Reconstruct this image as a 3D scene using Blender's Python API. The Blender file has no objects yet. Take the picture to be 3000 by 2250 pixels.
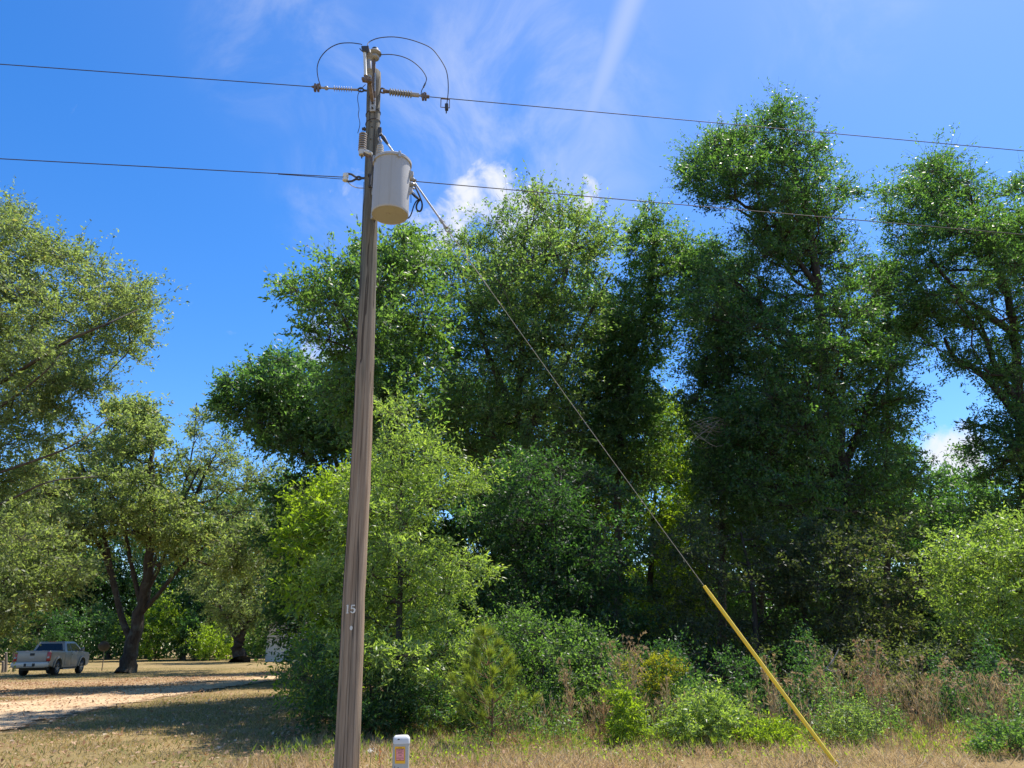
import bpy, math, random
import numpy as np
from mathutils import Vector, Matrix

random.seed(7)
sc = bpy.context.scene
COL = sc.collection
R = math.radians

# ------------------------------------------------------------------ camera
CAM = np.array([0.0, 0.0, 1.4]); PITCH = R(19.23); ROLL = R(0.8); F = 2167.0
_f = np.array([0, math.cos(PITCH), math.sin(PITCH)])
_u0 = np.array([0, -math.sin(PITCH), math.cos(PITCH)])
_r0 = np.array([1.0, 0, 0])
_r = _r0 * math.cos(ROLL) - _u0 * math.sin(ROLL)
_u = _r0 * math.sin(ROLL) + _u0 * math.cos(ROLL)


def ray(px, py):
    return _f + _r * ((px - 1500) / F) + _u * ((1125 - py) / F)


def P(px, py, Y):
    d = ray(px, py)
    return CAM + d * (Y / d[1])


def Pz(px, py, z):
    d = ray(px, py)
    return CAM + d * ((z - CAM[2]) / d[2])


S = 3000 / 2212.0


def D(x, y, Y): return P(x * S, y * S, Y)
def G(x, y, z=0.0): return Pz(x * S, y * S, z)


cd = bpy.data.cameras.new('camera'); cam = bpy.data.objects.new('camera', cd); COL.objects.link(cam)
cd.sensor_width = 36; cd.lens = F / 3000 * 36; cd.clip_end = 3000; cd.clip_start = 0.05
cam.matrix_world = Matrix(((_r[0], _u[0], -_f[0], CAM[0]), (_r[1], _u[1], -_f[1], CAM[1]), (_r[2], _u[2], -_f[2], CAM[2]), (0, 0, 0, 1)))
sc.camera = cam

# ------------------------------------------------------------------ sun and sky
SUN_EL, SUN_AZ = R(64), R(51)          # azimuth measured clockwise from +Y
sd = np.array([math.sin(SUN_AZ) * math.cos(SUN_EL), math.cos(SUN_AZ) * math.cos(SUN_EL), math.sin(SUN_EL)])
sl = bpy.data.lights.new('sun', 'SUN'); so = bpy.data.objects.new('sun', sl); COL.objects.link(so)
sl.energy = 5.0; sl.angle = R(0.53); sl.color = (1.0, 0.945, 0.86)
so.rotation_euler = Vector(sd).to_track_quat('Z', 'Y').to_euler(); so.location = (20, 20, 40)


class NT:
    """small helper for node trees"""
    def __init__(self, nt):
        self.t = nt; nt.nodes.clear()

    def n(self, typ, **kw):
        nd = self.t.nodes.new(typ)
        for k, v in kw.items():
            if k.startswith('i_'):
                key = k[2:].replace('_', ' ')
                nd.inputs[key].default_value = v
            else:
                setattr(nd, k, v)
        return nd

    def l(self, a, b): self.t.links.new(a, b)

    def val(self, sock, x):
        if isinstance(x, bpy.types.NodeSocket): self.l(x, sock)
        else: sock.default_value = x

    def math(self, op, a, b=0.0, c=0.0, clamp=False):
        m = self.n('ShaderNodeMath', operation=op); m.use_clamp = clamp
        self.val(m.inputs[0], a); self.val(m.inputs[1], b)
        if len(m.inputs) > 2: self.val(m.inputs[2], c)
        return m.outputs[0]

    def noise(self, vec, scale, detail=4, rough=0.55, dist=0.0):
        nd = self.n('ShaderNodeTexNoise'); self.l(vec, nd.inputs['Vector'])
        nd.inputs['Scale'].default_value = scale; nd.inputs['Detail'].default_value = detail
        nd.inputs['Roughness'].default_value = rough; nd.inputs['Distortion'].default_value = dist
        return nd.outputs['Fac']

    def ramp(self, fac, stops):
        nd = self.n('ShaderNodeValToRGB'); cr = nd.color_ramp
        while len(cr.elements) > 1: cr.elements.remove(cr.elements[-1])
        for i, (p, c) in enumerate(stops):
            e = cr.elements[0] if i == 0 else cr.elements.new(p)
            e.position = p
            if not hasattr(c, '__len__'): c = (c, c, c)
            e.color = (c[0], c[1], c[2], 1)
        self.l(fac, nd.inputs['Fac']); return nd.outputs['Color']

    def mix(self, fac, a, b):
        nd = self.n('ShaderNodeMix', data_type='RGBA')
        self.val(nd.inputs['Factor'], fac)
        for s, x in ((nd.inputs['A'], a), (nd.inputs['B'], b)):
            nd_s = [q for q in nd.inputs if q.name == s.name and q.type == 'RGBA'][0]
            if isinstance(x, bpy.types.NodeSocket): self.l(x, nd_s)
            else: nd_s.default_value = (x[0], x[1], x[2], 1)
        return [q for q in nd.outputs if q.type == 'RGBA'][0]

    def mapping(self, vec, scale=(1, 1, 1), loc=(0, 0, 0)):
        m = self.n('ShaderNodeMapping'); self.l(vec, m.inputs['Vector'])
        m.inputs['Scale'].default_value = scale; m.inputs['Location'].default_value = loc
        return m.outputs['Vector']


def build_world():
    w = bpy.data.worlds.new('World'); sc.world = w; w.use_nodes = True
    T = NT(w.node_tree)
    sky = T.n('ShaderNodeTexSky'); sky.sky_type = 'NISHITA'; sky.sun_disc = False
    sky.sun_elevation = SUN_EL; sky.sun_rotation = SUN_AZ
    sky.air_density = 1.0; sky.dust_density = 0.3; sky.ozone_density = 4.0; sky.altitude = 60
    hs = T.n('ShaderNodeHueSaturation'); hs.inputs['Saturation'].default_value = 1.32; hs.inputs['Hue'].default_value = 0.507
    hs.inputs['Value'].default_value = 1.0
    T.l(sky.outputs[0], hs.inputs['Color'])
    tc = T.n('ShaderNodeTexCoord'); v = tc.outputs['Generated']

    def dotv(c):
        d = T.n('ShaderNodeVectorMath', operation='DOT_PRODUCT'); T.l(v, d.inputs[0]); d.inputs[1].default_value = tuple(c)
        return d.outputs['Value']

    def smooth(x, a, b):
        m = T.n('ShaderNodeMapRange', interpolation_type='SMOOTHSTEP'); T.l(x, m.inputs['Value'])
        m.inputs['From Min'].default_value = a; m.inputs['From Max'].default_value = b
        return m.outputs[0]

    def spot(px, py, rpx):                   # a patch of sky around a direction
        c = ray(px, py); c = c / np.linalg.norm(c)
        e = ray(px + rpx, py); e = e / np.linalg.norm(e)
        ang = math.acos(float(c @ e))
        return smooth(dotv(c), math.cos(ang), math.cos(ang * 0.15))

    def addall(lst):
        o = lst[0]
        for q in lst[1:]: o = T.math('MAXIMUM', o, q)
        return o
    # cumulus
    cu = addall([spot(1425, 565, 170), spot(1330, 640, 130), T.math('MULTIPLY', spot(1690, 570, 110), .85), spot(1250, 690, 130),
                 T.math('MULTIPLY', spot(1520, 650, 190), .9), T.math('MULTIPLY', spot(2800, 1340, 170), .95), T.math('MULTIPLY', spot(960, 990, 130), .8), T.math('MULTIPLY', spot(1000, 545, 100), .45)])
    n1 = T.noise(v, 22, 8, .58, .35)
    cum = T.math('ADD', T.math('MULTIPLY', cu, 1.05), T.math('MULTIPLY', T.math('SUBTRACT', n1, .5), 2.6))
    cum = smooth(cum, .42, 1.35)
    # thin cirrus veil
    vm = T.mapping(v, (1.0, 1.0, 1.0))
    n2 = T.noise(vm, 6, 7, .62, .8)
    ci = addall([spot(1520, 380, 560), T.math('MULTIPLY', spot(830, 130, 330), .75), T.math('MULTIPLY', spot(2450, 30, 330), .45),
                 T.math('MULTIPLY', spot(1450, 40, 300), .6), T.math('MULTIPLY', spot(2200, 330, 220), .4), T.math('MULTIPLY', spot(1000, 560, 250), .7), T.math('MULTIPLY', spot(1150, 350, 330), .75)])
    cir = T.math('MULTIPLY', ci, smooth(n2, .38, .78))
    # long straight white streak
    a = ray(1850, 0); b = ray(1730, 330); a /= np.linalg.norm(a); b /= np.linalg.norm(b)
    nn = np.cross(a, b); nn /= np.linalg.norm(nn)
    ad = T.math('ABSOLUTE', dotv(nn))
    st = T.math('MULTIPLY', smooth(ad, .024, .0), spot(1820, 60, 560))
    st = T.math('MULTIPLY', st, .27)
    fac = T.math('MAXIMUM', T.math('MULTIPLY', cir, .34), st)
    # a general milky brightening of the air towards the sun
    glow = T.math('MULTIPLY', smooth(dotv(sd), .50, 1.0), .09)
    fac = T.math('ADD', fac, glow, clamp=True)
    fac = T.math('MAXIMUM', fac, T.math('MULTIPLY', cum, .95), clamp=True)
    K = 4.4
    cw = T.mix(fac, hs.outputs[0], (0.93 * K, 0.95 * K, 1.0 * K))
    bg = T.n('ShaderNodeBackground'); bg.inputs['Strength'].default_value = 0.15
    T.l(cw, bg.inputs['Color'])
    o = T.n('ShaderNodeOutputWorld'); T.l(bg.outputs[0], o.inputs['Surface'])


build_world()
sc.view_settings.view_transform = 'Standard'; sc.view_settings.look = 'None'
sc.view_settings.exposure = 0.64; sc.view_settings.gamma = 1
cy = sc.cycles
cy.max_bounces = 6; cy.diffuse_bounces = 3; cy.glossy_bounces = 2; cy.transmission_bounces = 4; cy.transparent_max_bounces = 6
cy.sample_clamp_indirect = 6; cy.caustics_reflective = False; cy.caustics_refractive = False
cy.use_denoising = True

# ------------------------------------------------------------------ materials
MATS = {}


def mat_base(name):
    m = bpy.data.materials.new(name); m.use_nodes = True
    return m, NT(m.node_tree)


def finish(T, bsdf):
    o = T.n('ShaderNodeOutputMaterial'); T.l(bsdf, o.inputs['Surface'])


def plain(name, col, rough=.5, metal=0.0, var=.12, scale=6.0, bump=0.0, spec=.5, dirt=None, streak=None):
    m, T = mat_base(name)
    tc = T.n('ShaderNodeTexCoord'); v = tc.outputs['Object']
    n = T.noise(v, scale, 5)
    lo = tuple(c * (1 - var) for c in col); hi = tuple(min(1, c * (1 + var)) for c in col)
    c = T.ramp(n, [(.3, lo), (.7, hi)])
    if dirt:
        n2 = T.noise(v, scale * .6, 6, .65)
        c = T.mix(T.math('MULTIPLY', T.ramp(n2, [(.5, 0), (.72, 1)]), dirt[1]), c, dirt[0])
    b = T.n('ShaderNodeBsdfPrincipled'); T.l(c, b.inputs['Base Color'])
    b.inputs['Roughness'].default_value = rough; b.inputs['Metallic'].default_value = metal
    b.inputs['Specular IOR Level'].default_value = spec
    if bump:
        bp = T.n('ShaderNodeBump'); bp.inputs['Strength'].default_value = bump; bp.inputs['Distance'].default_value = .01
        T.l(T.noise(v, scale * 4, 4), bp.inputs['Height']); T.l(bp.outputs[0], b.inputs['Normal'])
    if streak:
        n5 = T.noise(T.mapping(v, (1, 1, .06)), 16, 5, .6); c2 = T.mix(T.math('MULTIPLY', T.ramp(n5, [(.54, 0), (.74, 1)]), streak[1]), c, streak[0]); T.l(c2, b.inputs['Base Color'])
    finish(T, b.outputs[0]); MATS[name] = m; return m


def leafmat(name, a, b_, c, trans=.45, tcol=None, rough=.42, spec=.5, odd=None, scale=.35):
    """a,b_,c: three leaf greens; every leaf (island) gets its own mix"""
    m, T = mat_base(name)
    g = T.n('ShaderNodeNewGeometry'); rnd = g.outputs['Random Per Island']
    tc = T.n('ShaderNodeTexCoord'); n = T.noise(tc.outputs['Object'], scale, 3)
    f = T.math('ADD', T.math('MULTIPLY', rnd, .55), T.math('MULTIPLY', n, .6))
    stops = [(.2, a), (.55, b_), (.9, c)]
    col = T.ramp(f, stops)
    if odd:
        r2 = T.math('FRACT', T.math('MULTIPLY', rnd, 37.7))
        col = T.mix(T.math('GREATER_THAN', r2, 1 - odd[1]), col, odd[0])
    tm = T.n('ShaderNodeMix', data_type='RGBA', blend_type='MULTIPLY'); tm.inputs['Factor'].default_value = 1
    ia = [q for q in tm.inputs if q.type == 'RGBA']
    T.l(col, ia[0]); ia[1].default_value = (*(tcol or (2.3, 2.4, .8)), 1)
    tcout = [q for q in tm.outputs if q.type == 'RGBA'][0]
    b = T.n('ShaderNodeBsdfPrincipled'); T.l(col, b.inputs['Base Color'])
    b.inputs['Roughness'].default_value = rough; b.inputs['Specular IOR Level'].default_value = spec
    t = T.n('ShaderNodeBsdfTranslucent'); T.l(tcout, t.inputs['Color'])
    mx = T.n('ShaderNodeMixShader'); mx.inputs[0].default_value = trans
    T.l(b.outputs[0], mx.inputs[1]); T.l(t.outputs[0], mx.inputs[2])
    finish(T, mx.outputs[0]); MATS[name] = m; return m


def barkmat(name, a, b_, lichen=None):
    m, T = mat_base(name)
    tc = T.n('ShaderNodeTexCoord'); v = T.mapping(tc.outputs['Object'], (1, 1, .22))
    n = T.noise(v, 9, 6, .65, .4)
    c = T.ramp(n, [(.3, a), (.7, b_)])
    if lichen:
        n2 = T.noise(tc.outputs['Object'], 2.3, 5, .6)
        c = T.mix(T.math('MULTIPLY', T.ramp(n2, [(.52, 0), (.66, 1)]), .6), c, lichen)
    b = T.n('ShaderNodeBsdfPrincipled'); T.l(c, b.inputs['Base Color']); b.inputs['Roughness'].default_value = .9
    b.inputs['Specular IOR Level'].default_value = .2
    bp = T.n('ShaderNodeBump'); bp.inputs['Strength'].default_value = .9; bp.inputs['Distance'].default_value = .04
    T.l(n, bp.inputs['Height']); T.l(bp.outputs[0], b.inputs['Normal'])
    finish(T, b.outputs[0]); MATS[name] = m; return m


def polewood():
    m, T = mat_base('pole_wood')
    tc = T.n('ShaderNodeTexCoord'); o = tc.outputs['Object']
    v = T.mapping(o, (1, 1, .035)); n = T.noise(v, 34, 8, .62, .25)
    v2 = T.mapping(o, (1, 1, .05)); n2 = T.noise(v2, 9, 4, .6)
    c = T.ramp(n, [(.25, (.18, .118, .074)), (.46, (.295, .205, .135)), (.62, (.37, .27, .185)), (.85, (.45, .355, .26))])
    # greenish-grey weathering above and on streaks, with pole-top shade painted in
    sep = T.n('ShaderNodeSeparateXYZ'); T.l(o, sep.inputs[0])
    up = T.n('ShaderNodeMapRange'); T.l(sep.outputs['Z'], up.inputs['Value'])
    up.inputs['From Min'].default_value = 4.2; up.inputs['From Max'].default_value = 6.3
    gr = T.ramp(n, [(.25, (.075, .07, .055)), (.5, (.13, .125, .10)), (.8, (.235, .22, .175))])
    f = T.math('ADD', T.math('MULTIPLY', up.outputs[0], .8), T.math('MULTIPLY', T.ramp(n2, [(.5, 0), (.68, 1)]), .5), clamp=True)
    c = T.mix(f, c, gr)
    # grain checks: thin dark vertical cracks
    v3 = T.mapping(o, (1, 1, .012)); n3 = T.noise(v3, 14, 3, .5, .5)
    ck = T.math('ABSOLUTE', T.math('SUBTRACT', n3, .5))
    ckm = T.ramp(ck, [(.0, 1), (.010, 1), (.022, 0)])
    c = T.mix(T.math('MULTIPLY', ckm, .75), c, (.035, .022, .016))
    b = T.n('ShaderNodeBsdfPrincipled'); T.l(c, b.inputs['Base Color']); b.inputs['Roughness'].default_value = .85
    b.inputs['Specular IOR Level'].default_value = .25
    bp = T.n('ShaderNodeBump'); bp.inputs['Strength'].default_value = .7; bp.inputs['Distance'].default_value = .008
    T.l(T.math('SUBTRACT', n, ckm), bp.inputs['Height']); T.l(bp.outputs[0], b.inputs['Normal'])
    finish(T, b.outputs[0]); MATS['pole_wood'] = m


def groundmat(name, stops, scale, patch=None, bump=.6, fine=40):
    m, T = mat_base(name)
    tc = T.n('ShaderNodeTexCoord'); o = tc.outputs['Object']
    n = T.noise(o, scale, 8, .65); n2 = T.noise(o, fine, 5, .7)
    f = T.math('ADD', T.math('MULTIPLY', n, .55), T.math('MULTIPLY', n2, .45))
    c = T.ramp(f, stops)
    if patch:
        n3 = T.noise(o, patch[1], 5, .6)
        c = T.mix(T.math('MULTIPLY', T.ramp(n3, [(.45, 0), (.62, 1)]), patch[2]), c, patch[0])
    b = T.n('ShaderNodeBsdfPrincipled'); T.l(c, b.inputs['Base Color']); b.inputs['Roughness'].default_value = .95
    b.inputs['Specular IOR Level'].default_value = .1
    bp = T.n('ShaderNodeBump'); bp.inputs['Strength'].default_value = bump; bp.inputs['Distance'].default_value = .05
    T.l(n2, bp.inputs['Height']); T.l(bp.outputs[0], b.inputs['Normal'])
    finish(T, b.outputs[0]); MATS[name] = m; return m


polewood()
plain('tank_paint', (.42, .405, .39), .55, var=.04, scale=2, dirt=((.36, .31, .25), .3), streak=((.30, .25, .20), .35))
plain('galvanized', (.42, .42, .42), .5, .75, .15, 20)
plain('galv_dull', (.42, .41, .40), .6, .3, .2, 25)
plain('rusty_steel', (.16, .115, .09), .75, .2, .35, 20)
plain('dark_steel', (.075, .07, .07), .6, .4, .2, 20)
plain('porcelain', (.55, .53, .49), .25, 0, .06, 10)
plain('grey_porcelain', (.30, .285, .265), .3, 0, .1, 10)
plain('polymer_grey', (.33, .30, .29), .5, 0, .1, 10)
plain('white_ceramic', (.75, .73, .68), .25, 0, .06, 10)
plain('fuse_tube', (.62, .59, .53), .5, 0, .05, 10)
plain('wire_metal', (.045, .035, .042), .75, 0, .2, 30)
plain('black_cable', (.02, .02, .022), .45, 0, .2, 30)
plain('guy_steel', (.36, .32, .25), .7, 0, .15, 40)
plain('fibreglass', (.40, .39, .39), .4, 0, .05, 10)
plain('yellow_plastic', (.88, .62, .05), .45, 0, .09, 3, dirt=((.55, .38, .10), .4), streak=((.60, .48, .18), .4))
plain('pedestal_plastic', (.47, .455, .40), .5, 0, .03, 5, dirt=((.33, .30, .24), .35), streak=((.36, .33, .27), .4))
plain('pedestal_cap', (.66, .645, .62), .5, 0, .03, 5)
plain('sticker_orange', (.95, .48, .02), .5, 0, .05, 20)
plain('sticker_pink', (.90, .34, .31), .5, 0, .04, 20)
plain('print_black', (.015, .013, .013), .6, 0, .0, 20)
plain('print_dark_red', (.25, .03, .03), .6, 0, .0, 20)
plain('number_metal', (.66, .62, .55), .5, .1, .12, 40)
plain('truck_paint', (.30, .28, .25), .3, .1, .03, 1.5)  # silver-white toned down; dappled oak shade is put into the paint
plain('truck_glass', (.012, .013, .014), .08, 0, .1, 2)
plain('chrome', (.34, .33, .32), .4, .8, .05, 5)
plain('tyre_rubber', (.018, .017, .016), .85, 0, .2, 8)
plain('black_trim', (.02, .02, .02), .6, 0, .1, 8)
plain('tail_light', (.38, .008, .012), .2, 0, .1, 8)
plain('plate_white', (.45, .45, .43), .5, 0, .05, 8)
plain('old_wood', (.16, .13, .10), .9, 0, .3, 6, .3)
plain('siding_white', (.62, .62, .60), .6, 0, .04, 2)
plain('roof_metal', (.30, .30, .30), .5, .4, .1, 2)
plain('dish_grey', (.022, .022, .024), .6, 0, .1, 4)
barkmat('bark', (.028, .021, .016), (.085, .066, .052), (.11, .115, .095))
barkmat('bark_grey', (.035, .028, .022), (.11, .09, .072), (.16, .16, .135))
barkmat('bark_pine', (.10, .05, .03), (.25, .13, .08))
barkmat('dead_wood', (.24, .19, .14), (.50, .42, .33))
leafmat('leaf_shade', (.023, .048, .021), (.039, .078, .031), (.074, .122, .050), .46, (2.3, 3.0, 1.0), .48, .4)  # darker leaf copy; the shade of the wood is put into its colour
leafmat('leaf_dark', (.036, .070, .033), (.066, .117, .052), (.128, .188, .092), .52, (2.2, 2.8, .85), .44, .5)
leafmat('leaf_mid', (.045, .082, .034), (.082, .136, .052), (.148, .204, .092), .55, (2.2, 2.65, .8), .44, .5)
leafmat('leaf_tall', (.031, .066, .028), (.057, .109, .043), (.116, .176, .078), .55, (2.3, 2.8, .75), .42, .5)
leafmat('leaf_olive', (.066, .106, .046), (.118, .170, .072), (.200, .245, .120), .57, (2.1, 2.5, .8), .46, .45, ((.22, .20, .08), .02))
leafmat('leaf_oak', (.085, .115, .052), (.145, .180, .080), (.235, .262, .135), .57, (2.0, 2.2, .9), .46, .45, ((.24, .21, .09), .03))
leafmat('leaf_bright', (.112, .170, .055), (.185, .250, .090), (.305, .355, .160), .54, (2.0, 2.25, .6), .40, .55)
leafmat('leaf_yellow', (.125, .185, .026), (.190, .260, .042), (.28, .335, .075), .58, (1.9, 2.1, .45), .45, .45)
leafmat('leaf_gold', (.22, .23, .02), (.34, .33, .03), (.42, .39, .05), .5, (1.4, 1.5, .4), .45, .4)
leafmat('leaf_silver', (.13, .175, .065), (.20, .26, .11), (.31, .36, .18), .5, (1.8, 2.1, .6), .45, .45)
leafmat('leaf_brownish', (.044, .058, .032), (.078, .094, .048), (.135, .145, .078), .54, (2.0, 2.3, .7), .5, .4, ((.18, .14, .08), .03))
leafmat('needle', (.12, .17, .035), (.20, .25, .05), (.28, .30, .08), .4, (1.7, 1.8, .5), .45, .4)
leafmat('dry_blade', (.30, .20, .105), (.46, .33, .18), (.60, .47, .29), .35, (1.3, 1.25, 1.0), .6, .3, scale=.8)
leafmat('rust_blade', (.34, .20, .11), (.48, .32, .19), (.60, .46, .29), .35, (1.3, 1.2, 1.0), .6, .3, scale=.8)
leafmat('lawn_blade', (.13, .13, .045), (.33, .25, .12), (.50, .375, .21), .35, (1.4, 1.4, .7), .6, .3, ((.14, .2, .04), .12), scale=.5)
leafmat('litter_leaf', (.25, .13, .07), (.38, .225, .13), (.50, .34, .21), .2, (1.2, 1.1, .9), .7, .3, ((.5, .4, .28), .12), scale=.8)
leafmat('petal_white', (.7, .7, .66), (.75, .75, .7), (.8, .8, .75), .3, (1, 1, 1), .6, .3)
leafmat('spike_red', (.42, .12, .05), (.52, .17, .07), (.6, .25, .1), .4, (1.2, 1, 1), .6, .3)
groundmat('lawn_soil', [(.32, (.14, .10, .045)), (.47, (.27, .19, .085)), (.6, (.37, .265, .125)), (.75, (.45, .34, .18))], .6, ((.15, .145, .05), .35, .45))
groundmat('sand', [(.3, (.43, .29, .165)), (.5, (.55, .40, .245)), (.7, (.64, .49, .32))], .9, ((.42, .25, .14), .7, .55), .4, 25)
groundmat('litter_soil', [(.32, (.20, .11, .055)), (.5, (.36, .205, .105)), (.7, (.48, .31, .17))], .8, ((.26, .20, .085), .4, .6), .6, 30)

# ------------------------------------------------------------------ object helpers


def tag(o, label=None, cat=None, group=None, kind=None):
    if label: o['label'] = label
    if cat: o['category'] = cat
    if group: o['group'] = group
    if kind: o['kind'] = kind
    return o


def empty(name, loc, label, cat, group=None):
    o = bpy.data.objects.new(name, None); o.location = tuple(loc); o.empty_display_size = .2
    COL.objects.link(o); tag(o, label, cat, group); return o


def link_mesh(name, me, mat, parent=None, loc=None):
    o = bpy.data.objects.new(name, me); COL.objects.link(o)
    me.materials.append(MATS[mat])
    if loc is not None: o.location = tuple(float(c) for c in loc)
    if parent: o.parent = parent
    return o


def fast_mesh(name, V, quads=None, tris=None):
    """V (n,3); quads (m,4); tris (k,3)"""
    me = bpy.data.meshes.new(name)
    V = np.ascontiguousarray(V, dtype=np.float32)
    nq = 0 if quads is None else len(quads); ntr = 0 if tris is None else len(tris)
    me.vertices.add(len(V)); me.vertices.foreach_set('co', V.ravel())
    loops = np.concatenate([a.ravel() for a in (quads, tris) if a is not None and len(a)]).astype(np.int32)
    starts = np.concatenate([np.arange(nq) * 4, nq * 4 + np.arange(ntr) * 3]).astype(np.int32)
    me.loops.add(len(loops)); me.loops.foreach_set('vertex_index', loops)
    me.polygons.add(nq + ntr); me.polygons.foreach_set('loop_start', starts)
    me.update(calc_edges=True)
    return me


class MB:
    """collects shapes; build() links them as one mesh object"""
    def __init__(self): self.v = []; self.f = []

    def add(self, vs, fs):
        o = len(self.v); self.v += [tuple(map(float, p)) for p in vs]; self.f += [tuple(i + o for i in f) for f in fs]; return self

    def tube(self, pts, r, n=8, cap=True):
        pts = [np.asarray(p, float) for p in pts]; m = len(pts)
        rs = list(r) if hasattr(r, '__len__') else [r] * m
        vs = []; fs = []
        prev = None
        for i in range(m):
            t = pts[min(i + 1, m - 1)] - pts[max(i - 1, 0)]; t = t / (np.linalg.norm(t) + 1e-9)
            if prev is None:
                a = np.array([0, 0, 1.0]) if abs(t[2]) < .9 else np.array([1.0, 0, 0])
                x = np.cross(t, a)
            else:
                x = prev - t * (prev @ t)
            x /= np.linalg.norm(x) + 1e-9; prev = x; y = np.cross(t, x)
            for k in range(n):
                a = 2 * math.pi * k / n
                vs.append(pts[i] + (x * math.cos(a) + y * math.sin(a)) * rs[i])
        for i in range(m - 1):
            for k in range(n):
                k2 = (k + 1) % n
                fs.append((i * n + k, i * n + k2, (i + 1) * n + k2, (i + 1) * n + k))
        if cap:
            fs.append(tuple(range(n))[::-1]); fs.append(tuple((m - 1) * n + k for k in range(n)))
        return self.add(vs, fs)

    def lathe(self, prof, o, axis=(0, 0, 1), n=16):
        """prof: (radius, along) pairs from o along axis"""
        ax = np.asarray(axis, float); ax = ax / np.linalg.norm(ax); o = np.asarray(o, float)
        a = np.array([0, 0, 1.0]) if abs(ax[2]) < .9 else np.array([1.0, 0, 0])
        x = np.cross(ax, a); x /= np.linalg.norm(x); y = np.cross(ax, x)
        vs = []; fs = []; m = len(prof)
        for r_, h in prof:
            for k in range(n):
                t = 2 * math.pi * k / n
                vs.append(o + ax * h + (x * math.cos(t) + y * math.sin(t)) * r_)
        for i in range(m - 1):
            for k in range(n):
                k2 = (k + 1) % n
                fs.append((i * n + k, i * n + k2, (i + 1) * n + k2, (i + 1) * n + k))
        fs.append(tuple(range(n))[::-1]); fs.append(tuple((m - 1) * n + k for k in range(n)))
        return self.add(vs, fs)

    def box(self, c, size, X=(1, 0, 0), Y=(0, 1, 0), Z=(0, 0, 1), ch=0.0):
        c = np.asarray(c, float); X, Y, Z = (np.asarray(a, float) for a in (X, Y, Z))
        sx, sy, sz = (s / 2 for s in size)
        vs = [c + X * sx * i + Y * sy * j + Z * sz * k for k in (-1, 1) for (i, j) in ((-1, -1), (1, -1), (1, 1), (-1, 1))]
        return self.add(vs, [(3, 2, 1, 0), (4, 5, 6, 7), (0, 1, 5, 4), (1, 2, 6, 5), (2, 3, 7, 6), (3, 0, 4, 7)])

    def bar(self, a, b, w, h, side=(0, 1, 0)):
        a = np.asarray(a, float); b = np.asarray(b, float); z = b - a; L = np.linalg.norm(z); z /= L
        y = np.asarray(side, float); y = y - z * (y @ z); y /= np.linalg.norm(y); x = np.cross(y, z)
        return self.box((a + b) / 2, (w, h, L), x, y, z)

    def prism(self, poly, ext, o=(0, 0, 0), X=(1, 0, 0), Y=(0, 0, 1), N=(0, 1, 0)):
        """poly in (X,Y), extruded along N from 0 to ext"""
        o = np.asarray(o, float); X, Y, N = (np.asarray(a, float) for a in (X, Y, N)); n = len(poly)
        vs = [o + X * p[0] + Y * p[1] for p in poly] + [o + X * p[0] + Y * p[1] + N * ext for p in poly]
        fs = [tuple(range(n))[::-1], tuple(range(n, 2 * n))] + [(i, (i + 1) % n, n + (i + 1) % n, n + i) for i in range(n)]
        return self.add(vs, fs)

    def build(self, name, mat, parent=None, smooth=True, bevel=0.0, origin=None, seg=2):
        V = np.array(self.v)
        if parent is not None:
            off = np.array(parent.matrix_world.translation if parent.parent is None else (0, 0, 0), float)
            q = parent; off = np.zeros(3)
            while q is not None:
                off += np.array(q.location); q = q.parent
            V = V - off; loc = (0, 0, 0)
        else:
            o = origin if origin is not None else np.array([V[:, 0].mean(), V[:, 1].mean(), V[:, 2].min()])
            V = V - np.asarray(o); loc = o
        me = bpy.data.meshes.new(name); me.from_pydata([tuple(p) for p in V], [], self.f); me.update()
        ob = link_mesh(name, me, mat, parent, loc)
        import bmesh
        bm = bmesh.new(); bm.from_mesh(me); bmesh.ops.recalc_face_normals(bm, faces=bm.faces)
        if bevel:
            ed = [e for e in bm.edges if len(e.link_faces) == 2 and e.calc_face_angle(0) > R(35)]
            bmesh.ops.bevel(bm, geom=ed, offset=bevel, segments=seg, affect='EDGES', profile=.6)
        bm.to_mesh(me); bm.free()
        if smooth:
            me.polygons.foreach_set('use_smooth', [True] * len(me.polygons)); me.set_sharp_from_angle(angle=R(38))
        return ob


def spline(pts, k=6):
    """Catmull-Rom through points"""
    p = [np.asarray(q, float) for q in pts]; out = []
    for i in range(len(p) - 1):
        p0, p1, p2, p3 = p[max(i - 1, 0)], p[i], p[i + 1], p[min(i + 2, len(p) - 1)]
        for j in range(k):
            t = j / k
            out.append(.5 * ((2 * p1) + (-p0 + p2) * t + (2 * p0 - 5 * p1 + 4 * p2 - p3) * t * t + (-p0 + 3 * p1 - 3 * p2 + p3) * t ** 3))
    out.append(p[-1]); return out


# ------------------------------------------------------------------ foliage


def unit(a):
    return a / (np.linalg.norm(a, axis=-1, keepdims=True) + 1e-9)


def leaf_verts(rng, pos, dirv, L, W, up=.6, fold=.12):
    n = len(pos)
    nr = unit(rng.normal(size=(n, 3)) + np.array([0, 0, up]))
    side = unit(np.cross(dirv, nr)); n2 = np.cross(side, dirv)
    L = L[:, None]; W = W[:, None]
    mid = pos + dirv * L * .48
    V = np.empty((n, 4, 3), np.float32)
    V[:, 0] = pos; V[:, 2] = pos + dirv * L - n2 * L * .06
    V[:, 1] = mid + side * W * .5 + n2 * W * fold; V[:, 3] = mid - side * W * .5 + n2 * W * fold
    return V.reshape(-1, 3)


def quads_for(n):
    return np.arange(n * 4, dtype=np.int32).reshape(n, 4)


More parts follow.
